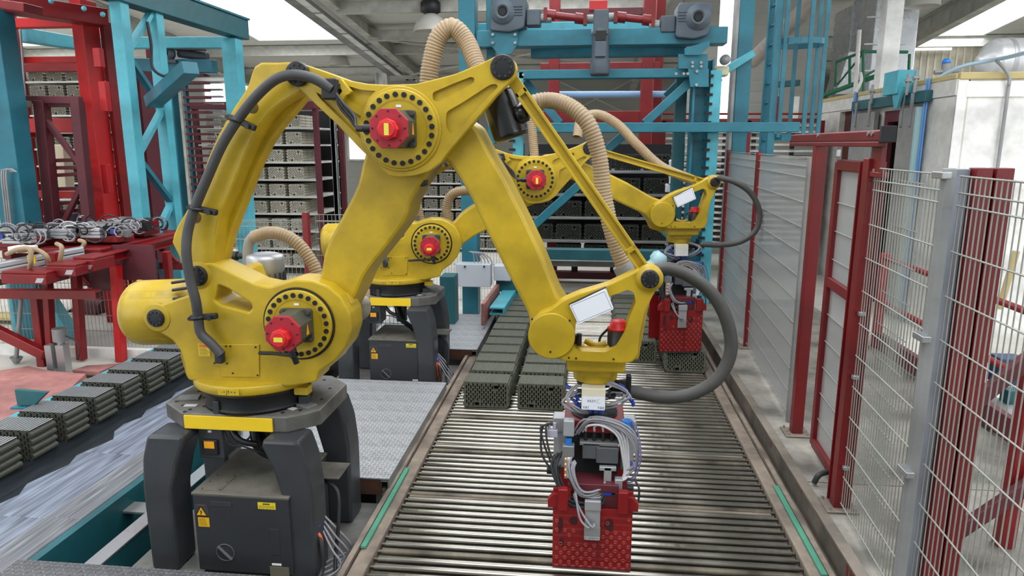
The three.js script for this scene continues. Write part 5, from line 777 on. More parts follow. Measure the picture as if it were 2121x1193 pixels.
// ---------- centre: teal portal with its drives ----------
{
  const ZP = -10.5, t = thing('portal_frame', 'tall teal steel portal with bolted cross beams behind the far robot', 'portal', [0.2, 0, ZP]);
  const xl = [-1.754,2.592,-10.5][0], xr = [1.576,2.592,-10.5][0];
  const bm = (n, u, m = mTeal) => wpart(n, u, m, t);
  bm('column', beam([xl, 0, ZP], [xl, 5.4, ZP], 0.24, 0.3, 'box')); bm('column', beam([xl + 0.32, 2.6, ZP - 0.1], [xl + 0.32, 5.4, ZP - 0.1], 0.12, 0.2, 'box'));
  bm('column', beam([xr, 0, ZP], [xr, 3.75, ZP], 0.28, 0.3, 'H', 0.03)); bm('column', beam([xr - 0.25, 0, ZP - 0.3], [xr - 0.25, 3.7, ZP - 0.3], 0.16, 0.2, 'box'), mTealD);
  const hb = (u, z, h, d, m = mTeal, k = 'box') => bm('cross_beam', beam([u[0][0], (u[0][1] + u[1][1]) / 2, z], [u[1][0], (u[0][1] + u[1][1]) / 2, z], d, h, k), m);
  hb([[-1.599,4.183,-10.4],[1.85,3.925,-10.4]], -10.4, 0.22, 0.3); hb([[-1.721,4.403,-11.2],[1.404,4.255,-11.2]], -11.2, 0.14, 0.2, mTealL); hb([[-0.871,4.008,-10.8],[1.371,3.837,-10.8]], -10.8, 0.16, 0.16);
  hb([[-1.011,3.642,-10.4],[1.467,3.499,-10.4]], -10.4, 0.125, 0.2); hb([[-0.99,2.896,-10.2],[2.851,2.761,-10.2]], -10.2, 0.135, 0.2); hb([[-0.691,1.029,-10.6],[1.417,0.901,-10.6]], -10.6, 0.16, 0.2, mTealD); hb([[-0.702,0.816,-10.8],[1.448,0.771,-10.8]], -10.8, 0.09, 0.2, mGalv);
  const dg = (a, b) => bm('brace', beam(a, b, 0.12, 0.12, 'box'));
  dg([1.473,3.523,-10.45], [0.794,2.891,-10.45]); dg([0.595,2.811,-10.5], [0.256,2.509,-10.5]); dg([-0.831,1.374,-10.3], [-0.083,2.057,-10.3]); dg([0.846,1.614,-10.5], [1.335,1.176,-10.5]); dg([-0.937,3.505,-10.6], [-0.421,2.898,-10.6]);
  dg([1.352,3.522,-10.8], [1.121,3.286,-10.8]);
  bm('gusset', prism([[-1.398,4.15],[-1.012,4.144],[-1.012,3.965],[-1.107,3.837],[-1.284,3.84],[-1.399,3.97]], -10.24, -10.2)); bm('gusset', prism([[1.196,3.808],[1.59,3.803],[1.6,3.614],[1.205,3.618]], -10.24, -10.2)); bm('gusset', prism([[1.27,3.876],[1.598,3.971],[1.602,3.896],[1.48,3.786],[1.275,3.788]], -10.2, -10.15));
  bm('gusset', prism([[1.335,3.616],[1.613,3.613],[1.626,3.372],[1.379,3.374]], -10.24, -10.2));
  for (const p of [[-1.355,4.095,-10.18],[-1.356,3.986,-10.18],[-1.044,3.982,-10.18],[-1.044,4.09,-10.18],[1.387,3.69,-10.18],[1.389,3.639,-10.18],[1.503,3.688,-10.18],[1.505,3.638,-10.18],[1.173,3.546,-10.18],[1.277,3.545,-10.18],[1.329,3.545,-10.18],[1.451,3.575,-10.18],[1.453,3.397,-10.18],[-0.928,3.554,-10.18]]) bm('bolt', new THREE.CylinderGeometry(0.02, 0.02, 0.05, 8).rotateX(Math.PI / 2).translate(...p), mZinc);
  // toothed rack strips
  for (const u of [[1.752,2.592,-10.3][0], [-0.998,2.592,-10.9][0]]) { const rk = bm('rack_strip', box2([u - 0.09, 0.2, -10.35], [u + 0.06, 3.6, -10.3]), mTealL); for (let i = 0; i < 26; i++) part('peg', bx(0.09, 0.035, 0.06, u - 0.1, 0.4 + i * 0.125, -10.3).translate(-t.position.x, 0, -t.position.z), mDark, rk); }
  for (let i = 0; i < 9; i++) bm('rung', bx(0.1, 0.035, 0.12, xl + 0.6, 0.6 + i * 0.17, -10.3), mGalv);
  // drives on the top beam
  const gm = thing('gear_motor', 'large grey gear unit on the upper portal beam at the left', 'gear motor', [-1.133,4.14,-10.25]);
  const gear = (g, u0, v0, u1, v1, sx) => {
    const a = [Math.min(u0[0], u1[0]), Math.min(u0[1], u1[1])], b = [Math.max(u0[0], u1[0]), Math.max(u0[1], u1[1])], w = b[0] - a[0], h = b[1] - a[1];
    wpart('housing', prism(fillet([[a[0], a[1] + h * 0.06], [a[0] + w * 0.55, a[1]], [a[0] + w * 0.95, a[1] + h * 0.12], [b[0], b[1] - h * 0.2], [b[0], b[1]], [a[0] + w * 0.05, b[1]]], 0.05), -10.6, -10.14, 0.02), mMotorGrey, g);
    wpart('bearing_boss', lathe([[0.17, 0], [0.17, 0.03], [0.1, 0.05], [0.1, 0.06], [0.07, 0.06], [0.06, 0.02], [0, 0.02]], [a[0] + w * (sx < 0 ? 0.62 : 0.36), a[1] + h * 0.6, -10.16], [a[0] + w * (sx < 0 ? 0.62 : 0.36), a[1] + h * 0.6, 0], 24), mMotorGrey, g);
    wpart('shaft_hole', cyl([a[0] + w * (sx < 0 ? 0.62 : 0.36), a[1] + h * 0.6, -10.13], [a[0] + w * (sx < 0 ? 0.62 : 0.36), a[1] + h * 0.6, -10.125], 0.055, 16), mDark, g);
    for (let i = 0; i < 4; i++) wpart('fin', rb(w * 0.3, 0.012, 0.02, a[0] + w * (sx < 0 ? 0.2 : 0.75), a[1] + h * (0.5 + i * 0.08), -10.135, 0.004), mMotorGrey, g);
    wpart('adapter', rb(0.2, 0.22, 0.24, (sx < 0 ? a[0] - 0.09 : b[0] + 0.09), (a[1] + b[1]) / 2 - 0.02, -10.35, 0.02), mMotorGrey, g);
    wpart('coupling', cyl([sx < 0 ? a[0] - 0.2 : b[0] + 0.18, (a[1] + b[1]) / 2 - 0.02, -10.35], [sx < 0 ? a[0] - 0.34 : b[0] + 0.34, (a[1] + b[1]) / 2 - 0.02, -10.35], 0.06, 14), mZinc, g);
  };
  gear(gm, [-1.398,4.117,-10.15], 0, [-0.889,4.573,-10.15], 0, 1);
  const gr = thing('gear_motor', 'large grey gear unit on the upper portal beam at the right', 'gear motor', [1.395,4.1,-10.25]);
  gear(gr, [1.136,3.99,-10.15], 0, [1.608,4.461,-10.15], 0, -1);
  const ce = thing('drive_motor', 'slim grey vertical drive motor hanging in the middle of the portal beam', 'motor', [0.134,3.524,-10.1]);
  const cm = [0.133,3.515,-10], ct = [0.112,4.354,-10];
  wpart('gear_head', rb(0.2, ct[1] - [0.12,4.028,-10][1], 0.24, cm[0], (ct[1] + [0.12,4.028,-10][1]) / 2, -10.0, 0.02), mMotorGrey, ce);
  wpart('motor_body', lathe([[0, 0], [0.12, 0], [0.135, 0.03], [0.135, 0.2], [0.115, 0.22], [0.115, 0.5], [0.13, 0.52], [0.13, 0.6], [0, 0.6]], [cm[0], cm[1], -10], [cm[0], cm[1] + 1, -10], 20), mMotorGrey, ce); wpart('terminal_box', rb(0.15, 0.2, 0.08, cm[0], cm[1] + 0.33, -9.88, 0.01), mMotorGrey, ce); wpart('dark_band', rb(0.14, 0.13, 0.02, cm[0], cm[1] + 0.5, -9.87, 0.004), mDark, ce);
  wpart('mount_plate', rb(0.24, 0.12, 0.2, ct[0] - 0.02, ct[1] + 0.06, -10.05, 0.008), mRedB, ce);
  const sh = (lab, a, b) => { const g = thing('drive_shaft', lab, 'drive shaft', a); const m = V(a).lerp(V(b), 0.5); wpart('tube', cyl(a, b, 0.05, 12), mRed, g); for (const p of [a, b]) { const d = V(b).sub(V(a)).normalize().multiplyScalar(p === a ? 0.14 : -0.14); wpart('joint', join([cyl(p, [p[0] + d.x, p[1] + d.y, p[2]], 0.075, 10), bx(0.05, 0.16, 0.16, p[0], p[1], p[2])]), mRed, g); } };
  sh('red cardan shaft from the left gear unit to the middle motor', [-0.634,4.378,-10.35], [-0.082,4.305,-10.35]); sh('red cardan shaft from the middle motor to the right gear unit', [0.337,4.329,-10.35], [0.846,4.269,-10.35]);
  for (const p of [[-0.028,4.304,-10.35],[0.291,4.323,-10.35]]) wpart('coupling', cyl([p[0] - 0.06, p[1], p[2]], [p[0] + 0.06, p[1], p[2]], 0.06, 12), mZinc, ce);
}
{
  // red lift frame behind the portal
  const Z = -13.6, t = thing('lift_portal', 'dark red lift frame of two posts and cross beams behind the portal', 'frame', [0.1, 0, Z]);
  const po = (a, b) => wpart('post', beam([a[0], 0, a[2]], [a[0], 6, a[2]], (b[0] - a[0]), 0.25, 'box').translate((b[0] - a[0]) / 2, 0, 0), mRed, t);
  po([-0.76,3.914,-13.6], [-0.562,3.912,-13.6]); po([0.938,3.896,-13.6], [1.148,3.894,-13.6]); po([1.217,3.503,-14.2], [1.382,3.502,-14.2]);
  const be = (a, b, m = mRed) => wpart('cross_beam', beam([a[0], (a[1] + b[1]) / 2, a[2]], [b[0], (a[1] + b[1]) / 2, b[2]], 0.2, Math.abs(a[1] - b[1]), 'box'), m, t);
  be([-0.595,5.016,-13.6], [0.919,4.88,-13.6], mMaroon); be([-0.915,4.071,-13.6], [1.26,3.927,-13.6]); be([-0.908,3.206,-13.6], [1.166,2.995,-13.6]); be([-0.957,0.212,-13.3], [1.707,0.077,-13.3], mMaroon);
  for (const u of [[-0.213,0.226,-13.3], [0.522,0.24,-13.3]]) wpart('stop', rb(0.12, 0.3, 0.12, u[0], u[1], u[2], 0.01), mDark, t);
  wpart('blue_pipe', cyl([-0.648,3.526,-13.8], [1.563,3.519,-13.8], 0.06, 12), M('#8fb4dd', 0.45), t, 'pale blue pipe');
  // the rack of dark wet blocks
  const ZR = -12.4, r = thing('block_rack', 'dark steel rack with grey shelves full of dark wet blocks behind the portal', 'rack', [0.2, 0, ZR]);
  const rowsY = [[0.02,2.16,-12.25][1], [0.029,1.765,-12.25][1], [0.038,1.365,-12.25][1], [0.047,0.959,-12.25][1]];
  const xa = [-1.1,1.344,-12.25][0], xb = [1.521,1.373,-12.25][0];
  rowsY.forEach((y, i) => { wpart('shelf', box2([xa, y - 0.05, ZR - 0.9], [xb, y, ZR + 0.16], 0.01), mGalv, r); });
  for (const x of [xa - 0.05, xb + 0.05]) wpart('post', box2([x - 0.05, 0, ZR], [x + 0.05, 2.62, ZR + 0.1], 0.01), mTealD, r);
  wpart('added_shade_panel', box2([xa, 0.85, ZR - 1.0], [xb, 2.6, ZR - 0.95]), mDark, r); for (let c = 0; c < 5; c++) block(gBlockRack, mClayDark, `half hidden dark wet block, ${ORD[c]} from left below the shelves of the dark rack`, [-0.314,1.353,-12.25][0] + c * 0.4965, [0.055,0.591,-12.25][1], ZR - 0.1, 'dark wet blocks in the middle rack'); wpart('shelf', box2([xa, [0.055,0.591,-12.25][1] - 0.06, ZR - 0.9], [xb, [0.055,0.591,-12.25][1], ZR + 0.16], 0.01), mGalv, r);  // the black panel is added to darken the depth behind the blocks
  const x0 = [-0.314,1.353,-12.25][0], pitch = 0.4965;
  rowsY.forEach((y, i) => { for (let c = -1; c < 5; c++) { const X = x0 + (c - 0.0) * pitch; if (X < xa + 0.2 || X > xb - 0.2) continue; block(gBlockRack, mClayDark, `dark wet block, ${ORD[c + 1]} from left on the ${ORD[i]} shelf of the dark rack`, X, y, ZR + 0.0, 'dark wet blocks in the middle rack'); } });
  for (let i = 0; i < 3; i++) { const p = [[1.385,2.317,-12], [1.397,2.056,-12], [1.34,1.92,-12]][i]; wpart('coupling', join([cyl([p[0], p[1], p[2] - 0.3], p, 0.03, 8), cyl(p, [p[0], p[1] - 0.1, p[2]], 0.05, 10)]), mWireWhite, r); }
}
{
  // rack of pale dry blocks in the middle distance, and the one behind the robots
  const rack = (label, word, Z, cols, shelves, xa, xb, top, m, deep, frame, mb, skip) => {
    const r = thing('drying_rack', label, 'rack', [(xa + xb) / 2, 0, Z]);
    shelves.forEach(y => wpart('shelf', box2([xa + 0.04, y - 0.035, Z - 0.3 - deep * 0.3], [xb - 0.04, y, Z + 0.16], 0.006), mOff, r));
    for (const x of [xa, xb]) for (const z of [Z + 0.1, Z - 0.4 - deep * 0.3]) wpart('post', box2([x - 0.05, 0, z - 0.05], [x + 0.05, top, z + 0.05], 0.008), frame, r);
    wpart('top_beam', beam([xa - 0.05, top - 0.06, Z + 0.2], [xb + 0.05, top - 0.06, Z + 0.2], 0.12, 0.14, 'box'), frame, r); wpart('added_shade_panel', box2([xa, 0.1, Z - 0.5 - deep * 0.3], [xb, top - 0.1, Z - 0.46 - deep * 0.3]), mDark, r); wpart('top_beam', beam([xa - 0.05, top - 0.04, Z - 0.8], [xb + 0.05, top - 0.04, Z - 0.8], 0.12, 0.12, 'box'), frame, r);  // black panel added for the shade deep between the blocks
    shelves.forEach((y, i) => cols.forEach((x, c) => { if (skip && skip(i, c)) return; for (let d = 0; d < (c === cols.length - 1 ? deep : 1); d++) block(gBlockDry, mb, d ? `${word} block, ${ORD[d]} behind the right end block of the ${ORD[i]} shelf` : `perforated block, ${ORD[c]} from left on the ${ORD[i]} shelf of the ${word}`, x, y, Z - d * 0.27, 'blocks in the ' + word); }));
    return r;
  };
  const S = [[-6.434,2.92,-13.35][1], [-6.459,2.599,-13.35][1], [-6.484,2.264,-13.35][1], [-6.51,1.927,-13.35][1], [-6.536,1.595,-13.35][1], [-6.562,1.26,-13.35][1], [-6.588,0.912,-13.35][1], [-6.616,0.56,-13.35][1], [-6.643,0.204,-13.35][1]];
  const C = [[-7.32,1.837,-13.35][0], [-6.912,1.839,-13.35][0], [-6.505,1.842,-13.35][0], [-6.099,1.844,-13.35][0], [-5.698,1.846,-13.35][0]];
  rack('maroon framed drying rack of pale perforated blocks seen through the near robot', 'maroon drying rack', -13.5, C, S, C[0] - 0.36, C[4] + 0.46, [-6.398,3.393,-13.35][1], mMaroon, 3, mMaroon, mClayDry);
  const S2 = [[-3.447,1.994,-16.85][1], [-3.453,1.682,-16.85][1], [-3.459,1.368,-16.85][1], [-3.466,1.052,-16.85][1], [-3.472,0.733,-16.85][1], [-3.478,0.412,-16.85][1], [-3.484,0.1,-16.85][1]];
  const C2 = [[-4.182,1.666,-16.85][0], [-3.799,1.668,-16.85][0], [-3.412,1.671,-16.85][0], [-3.027,1.673,-16.85][0], [-2.649,1.675,-16.85][0], [-2.274,1.677,-16.85][0]];
  rack('farther drying rack of grey perforated blocks seen under the elbow of the near robot', 'farther drying rack', -17, C2, S2, C2[0] - 0.3, C2[5] + 0.3, [-3.442,2.246,-16.85][1], mMaroon, 1, mGalv, M('#8f8c82', 0.9, 0, { map: rep(T_CLAY, 4) }));
  const S3 = [[-10.51,3.824,-13.35][1], [-10.554,3.511,-13.35][1], [-10.571,3.175,-13.35][1], [-10.596,2.846,-13.35][1], [-10.643,2.513,-13.35][1], [-10.669,2.177,-13.35][1], [-10.685,1.837,-13.35][1], [-10.732,1.504,-13.35][1], [-10.748,1.158,-13.35][1]];
  const C3 = [[-10.949,3.158,-13.35][0], [-10.552,3.156,-13.35][0], [-10.158,3.155,-13.35][0], [-9.766,3.153,-13.35][0], [-9.377,3.151,-13.35][0]];
  rack('drying rack of greyish blocks behind the red posts at the far left', 'left drying rack', -13.5, C3, S3, C3[0] - 0.3, C3[4] + 0.3, [-10.467,4.126,-13.35][1], mMaroon, 1, mRed, M('#8a857b', 0.9, 0, { map: rep(T_CLAY, 4) }));
  // side frame of panels right of the maroon rack
  const f = thing('side_screen', 'brown framed side wall of grey panels right of the maroon drying rack', 'screen', [-4.831,1.019,-13.2]);
  const A0 = [-5.026,1.016,-13.2], A1 = [-5.106,0.854,-14.6], yt = [-4.911,3.127,-13.2][1];
  for (let i = 0; i < 8; i++) { const y = 0.4 + i * (yt - 0.5) / 8, h = (yt - 0.5) / 8; wpart('panel', prism([[A0[0], y], [A1[0], y], [A1[0], y + h - 0.05], [A0[0], y + h - 0.05]], -0.02, 0.02).translate(0, 0, -13.9), M('#8d8b8c', 0.6, 0.1), f); wpart('slat', beam([A0[0], y - 0.02, -13.85], [A1[0], y - 0.02, -13.85], 0.06, 0.06), mMaroon, f); }
  for (const x of [A0[0] - 0.04, A1[0] + 0.03]) wpart('post', box2([x - 0.04, 0, -13.95], [x + 0.04, yt, -13.82]), x < A0[0] ? mZinc : mMaroon, f);
}
{
  // right: column, ladder with cage, stacked trays
  const c = thing('teal_column', 'tall square teal column between the portal and the caged ladder', 'column', [[2.224,2.592,-11][0], 0, -11]);
  part('shaft', beam([0, 0, 0], [0, 5.6, 0], 0.21, 0.2, 'box'), mTeal, c); part('edge_strip', rb(0.05, 5.6, 0.22, -0.13, 2.8, -0.02, 0.004), mGalv, c); part('base_plate', rb(0.45, 0.03, 0.45, 0, 0.015, 0, 0.005), mTealD, c);
  const l = thing('caged_ladder', 'teal ladder with a round safety cage behind the fence', 'ladder', [3.014,2.37,-11.5]);
  const zl = -11.5, x1 = [2.706,3.32,-11.5][0], x2 = [2.702,3.294,-11.1][0];
  wpart('stile', box2([x1 - 0.05, 1.9, -11.55], [x1 + 0.05, 5.6, -11.45]), mTeal, l); wpart('stile', box2([x2 - 0.04, 1.9, -11.15], [x2 + 0.06, 5.6, -11.05]), mTeal, l);
  for (let y = 2.1; y < 5.5; y += 0.28) wpart('rung', cyl([x1, y, -11.5], [x2, y + 0.0, -11.1], 0.018, 8), mTeal, l);
  const ringX = x2 + 0.36, R = 0.38;
  for (const y of [[3.015,4.067,-11.2][1], [3.122,2.699,-11.2][1], 5.3]) wpart('hoop', join(Array.from({ length: 12 }, (_, i) => { const a0 = -2.6 + i * 5.2 / 12, a1 = -2.6 + (i + 1) * 5.2 / 12; return beam([ringX + Math.cos(a0) * R, y, -11.3 + Math.sin(a0) * R], [ringX + Math.cos(a1) * R, y, -11.3 + Math.sin(a1) * R], 0.012, 0.08, 'plain'); })), mTeal, l);
  for (let i = 0; i < 6; i++) { const a = -2.3 + i * 4.6 / 5; wpart('cage_bar', box2([ringX + Math.cos(a) * R - 0.03, [3.122,2.699,-11.2][1], -11.3 + Math.sin(a) * R - 0.012], [ringX + Math.cos(a) * R + 0.03, 5.6, -11.3 + Math.sin(a) * R + 0.012]), mTeal, l); }
  const mTray = M('#f0ece2', 0.6, 0, GR);
  const t = thing('tray_stacker', 'stacked pale drying trays in a frame behind the ladder and the fence', 'tray stacker', [[3.104,1.644,-14.5][0], 0, -14.6]);
  for (let i = 0; i < 20; i++) { const y = [3.018,2.979,-14.5][1] - i * 0.122; if (y < 0.1) break; wpart('tray', box2([[1.469,2.589,-14.5][0], y - 0.045, -15.6], [[4.526,2.589,-14.5][0], y, -14.5], 0.006), i % 3 === 1 ? mWhite : mTray, t); for (const x of [[2.035,2.589,-14.5][0], [2.672,2.589,-14.5][0], [3.228,2.589,-14.5][0], [3.962,2.589,-14.5][0]]) wpart('tray_clip', rb(0.08, 0.06, 0.05, x, y - 0.075, -14.48, 0.008), mDark, t); }
  for (const u of [[1.459,2.589,-14.4][0], [3.095,2.589,-14.4][0], [4.477,2.59,-14.4][0]]) wpart('post', box2([u - 0.06, 0, -14.6], [u + 0.06, [2.992,3.05,-14.4][1], -14.45]), mRed, t);
  wpart('top_beam', beam([[1.439,3.055,-14.4][0], [2.992,3.05,-14.4][1], -14.5], [[4.456,3.045,-14.4][0], [2.992,3.05,-14.4][1], -14.5], 0.1, 0.08), mRed, t); wpart('hand_rail', cyl([1.434,3.184,-14.4], [4.445,3.171,-14.4], 0.02, 8), mRed, t);
  for (const [u, m] of [[[4.035,3.599,-16], mRed], [[4.373,3.597,-16], mWhite]]) wpart('post', box2([u[0] - 0.07, 2.9, -16.1], [u[0] + 0.07, u[1], -15.95]), m, t);
  wpart('head_beam', join([beam([3.877,3.839,-16], [4.421,3.874,-16], 0.2, 0.12)]), mTealD, t);
  // conveyor drive at the upper right of the portal
  const dr = new THREE.Group(); dr.name = 'chain_drive'; scene.getObjectByName('portal_frame').add(dr); dr.position.set(0, 0, 0);
  wpart('arm', beam([1.662,3.463,-10.7], [2.339,3.89,-10.9], 0.1, 0.1), mTealL, dr); wpart('wheel', lathe([[0, 0], [0.05, 0], [0.07, 0.02], [0.07, 0.1], [0, 0.11]], [1.883,3.762,-10.6], [[1.883,3.762,-10.6][0], [1.883,3.762,-10.6][1], 0], 22), mZinc, dr); wpart('motor', rb(0.2, 0.14, 0.2, ...[1.863,3.621,-10.7], 0.03), mCream, dr); wpart('housing', beam([1.649,3.464,-10.7], [1.847,3.555,-10.7], 0.2, 0.16), mMotorGrey, dr);
  single('round_duct', 'long pale round duct slanting under the roof behind the ladder', 'duct', cyl([3.443,4.347,-16], [3.974,5.205,-13], 0.16, 16), M('#b5ada6', 0.5, 0.2, GR));
  // junction boxes at the portal foot
  const jb = thing('junction_box', 'wide pale grey junction box on the left portal post with thin cables on top', 'junction box', [-1.641,0.545,-10.2]);
  wpart('box', box2([-1.9,0.537,-10.25], [[-1.391,0.874,-10.15][0], [-1.391,0.874,-10.15][1], -10.0], 0.008), M('#b9bec6', 0.5, 0.1), jb); for (const p of [[-1.762,0.844,-9.99],[-1.476,0.849,-9.99]]) wpart('knob', cyl(p, [p[0], p[1], p[2] + 0.02], 0.014, 8), mDark, jb);
  for (let i = 0; i < 6; i++) { const a = [-1.713,1.05,-10.1], b = [-1.694,0.877,-10.1]; wpart('cable', tube([[a[0], a[1], a[2]], [a[0] + 0.06 + i * 0.03, a[1] - 0.02, a[2] + 0.03], [b[0] + 0.05 + i * 0.05, b[1] + 0.06, b[2]], [b[0] + 0.06 + i * 0.052, b[1], b[2]]], 0.008, 12, 5), mWireGrey, jb); }
  const j2 = thing('junction_box', 'small pale grey junction box right of the wide one, near the forearm', 'junction box', [-1.239,0.649,-10.2]);
  wpart('box', box2([-1.359,0.609,-10.4], [[-1.104,0.832,-10.3][0], [-1.104,0.832,-10.3][1], -10.15], 0.008), M('#b9bec6', 0.5, 0.1), j2); wpart('foot', box2([-1.338,0.422,-10.4], [[-0.995,0.635,-10.3][0], [-0.995,0.635,-10.3][1], -10.25], 0.008), mTealD, j2);
  const gch = thing('guide_channel', 'light teal guide channel lying beside the far end of the rollers', 'guide', [-1.147,0.35,-9.436]);
  wpart('channel', beam([-1.176,0.4,-9.079], [-1.129,0.4,-10.527], 0.2, 0.1, 'C', 0.02), mTealL, gch); wpart('side_plate', beam([-1.335,0.4,-8.871], [-1.309,0.4,-10.291], 0.05, 0.3, 'box'), mPink, gch, 'faded pink side plate');
  single('teal_cabinet', 'dark teal machine box standing behind the far pedestal', 'machine box', box2([[-1.953,0.677,-9.1][0], 0, -9.4], [[-1.754,0.681,-9.1][0], [-1.857,0.858,-9.1][1], -9.1], 0.01), mTealD);
}

// ---------- left: teal portal, red frames, tool table, fence ----------
{
  const X = -5.9, t = thing('gantry_frame', 'teal gantry with trussed double column and long top beam at the left', 'gantry', [X, 0, -9]);
  const w = (n, g, m = mTeal) => wpart(n, g, m, t);
  w('column', beam([X, 0, -8.75], [X, 4.35, -8.75], 0.16, 0.17, 'box'), mTealL); w('column', beam([X, 0, -9.5], [X, 4.35, -9.5], 0.15, 0.17, 'box'), mTealL); w('column', beam([X, 0, -11.6], [X, 4.3, -11.6], 0.25, 0.25, 'box'), mTealL);  // lighter teal puts the daylight on the columns into their colour
  for (let i = 0; i < 6; i++) { const y0 = 0.5 + i * 0.65, a = i % 2; w('brace', beam([X, y0, a ? -8.8 : -9.45], [X, y0 + 0.62, a ? -9.45 : -8.8], 0.09, 0.06, 'plain'), a ? mTealL : mTeal); }
  w('top_beam', beam([X, 4.5, -12], [X, 4.5, -3], 0.24, 0.32, 'box'), mTealD); w('top_flange', beam([X, 4.67, -12], [X, 4.67, -3], 0.3, 0.03, 'plain'));
  w('crane_rail', beam([X - 0.1, 4.78, -10.6], [X - 0.1, 4.78, -3], 0.16, 0.18, 'box'), mRed); w('rail_stop', rb(0.22, 0.28, 0.2, X - 0.1, 4.85, -10.5, 0.03), mRed); w('buffer', cyl([X - 0.1, 4.78, -10.6], [X - 0.1, 4.78, -10.78], 0.07, 12), mRubber);
  w('side_arm', beam([-5.875,3.155,-9.2], [-4.879,3.523,-8.5], 0.2, 0.16, 'box')); w('cross_beam', beam([-8.397,4.297,-11.8], [-5.92,4.269,-11.8], 0.2, 0.18, 'box'), mTealL); w('cross_beam', beam([-8.338,4.177,-10], [-8.563,4.257,-11.6], 0.2, 0.2, 'box'), mTealL);
  for (const p of [[-6.46,4.283,-8.3],[-6.048,4.193,-8.3],[-5.815,4.123,-8.3]]) w('bolt', new THREE.SphereGeometry(0.03, 10, 6).translate(...p), mTealL);
  w('cable_drop', tube([[-5.83,4.186,-9.2], [-5.806,3.912,-9.2], [-5.819,3.605,-9.2], [-5.605,3.482,-9.1], [-5.459,3.508,-9]], 0.02, 20, 6), mRubber);
  w('round_sensor', join([lathe([[0, 0], [0.11, 0], [0.11, 0.03], [0, 0.04]], [-6.047,4.494,-11.9], [[-6.047,4.494,-11.9][0], [-6.047,4.494,-11.9][1], 0], 20), cyl([-6.049,4.464,-11.9], [-6.059,4.355,-11.9], 0.02, 6)]), M('#bfe6ea', 0.3));
  // far left column
  const c = thing('teal_column', 'broad teal column at the left edge with a flared foot', 'column', [[-7.332,1.977,-8.45][0] - 0.18, 0, -8.6]);
  part('shaft', beam([0, 0, 0], [0, 6, 0], 0.36, 0.3, 'box'), mTeal, c); part('foot_flare', prism([[-0.28, 0], [0.6, 0], [0.3, 0.55], [0.08, 0.9], [-0.28, 0.9]], -0.1, 0.1, 0.01), mTealL, c);
  for (let i = 0; i < 3; i++) part('cable', tube([[0.16 + i * 0.03, 2.25, 0.22], [0.06 + i * 0.03, 2.3, 0.24], [0.0 + i * 0.03, 1.8, 0.24], [-0.03 + i * 0.03, 1.0, 0.22]], 0.012, 20, 6), mZinc, c);
  // lift with pulley and toothed chains further back
  const l = thing('chain_lift', 'teal chain lift frame with dark red carrier arms in front of the maroon rack', 'lift', [[-7.242,2.59,-12][0], 0, -12]);
  const lw = (n, g, m = mTeal) => wpart(n, g, m, l);
  const lx = [-7.315,2.59,-12][0]; lw('post', beam([lx, 0, -12], [lx, 3.95, -12], 0.2, 0.2, 'box')); lw('post', beam([lx + 0.24, 0, -12.1], [lx + 0.24, 3.95, -12.1], 0.06, 0.1, 'box')); lw('head_beam', beam([-8.07,3.957,-12], [-6.446,3.914,-12], 0.2, 0.22, 'box'));
  lw('head_plate', prism([[-7.287,4.019],[-6.963,4.015],[-7.011,3.81],[-7.248,3.812]], -11.9, -11.85)); for (let i = 0; i < 24; i++) { const y = 0.9 + i * 0.125; lw('carrier_arm', box2([lx + 0.26, y - 0.02, -12.15], [lx + 0.68, y + 0.02, -11.95]), mMaroon); lw('carrier_arm', box2([lx + 0.28, y + 0.04, -12.7], [lx + 0.62, y + 0.07, -12.6]), mZinc); lw('tooth', bx(0.05, 0.04, 0.06, lx - 0.1, y, -11.9), mDark); }
  lw('side_beam', beam([-7.939,3.147,-12.5], [-7.628,3.146,-12.5], 0.15, 0.24, 'box'), mTealL); lw('side_beam', beam([-7.958,2.974,-12.5], [-7.646,2.973,-12.5], 0.1, 0.1, 'box'), mTealL); lw('brace', beam([-7.987,2.59,-12.6], [-7.725,2.81,-12.6], 0.06, 0.06)); lw('brace', beam([-7.99,2.563,-12.6], [-7.746,2.324,-12.6], 0.06, 0.06)); lw('support', beam([-8.099,1.685,-12.7], [-8.041,2.945,-12.7], 0.12, 0.12), mTealL);
  const pu = [-7.176,4.119,-11.9]; lw('bearing', join([lathe([[0.04, 0], [0.1, 0], [0.12, 0.03], [0.12, 0.1], [0.04, 0.12]], pu, [pu[0], pu[1], 0], 18), rb(0.3, 0.06, 0.12, pu[0], pu[1] - 0.13, pu[2] + 0.05, 0.01)]), mMotorGrey); lw('drive_shaft', cyl([pu[0] + 0.1, pu[1] + 0.02, -12], [-6.563,4.075,-12], 0.07, 12), mMotorGrey); lw('red_motor', rb(0.25, 0.2, 0.2, ...[-7.7,4.174,-12.3], 0.02), mRed); lw('cover', rb(0.5, 0.04, 0.15, ...[-6.859,4.198,-12], 0.01), mRed);
  // red tray frame parts seen between the columns
  const ts = thing('tray_stack', 'stack of red framed drying trays with grey blocks between the teal columns', 'tray stack', [[-8.42,2.59,-12.6][0], 0, -12.8]);
  for (let i = 0; i < 11; i++) { const y = [-8.305,3.595,-12.6][1] - i * 0.262; wpart('tray', box2([[-8.857,2.59,-12.6][0], y, -13.4], [[-8.064,2.59,-12.6][0], y + 0.09, -12.6], 0.008), mMaroon, ts); wpart('load', box2([[-8.808,2.59,-12.6][0], y + 0.09, -13.3], [[-8.102,2.59,-12.6][0], y + 0.22, -12.66], 0.01), mClayDry, ts); }
}
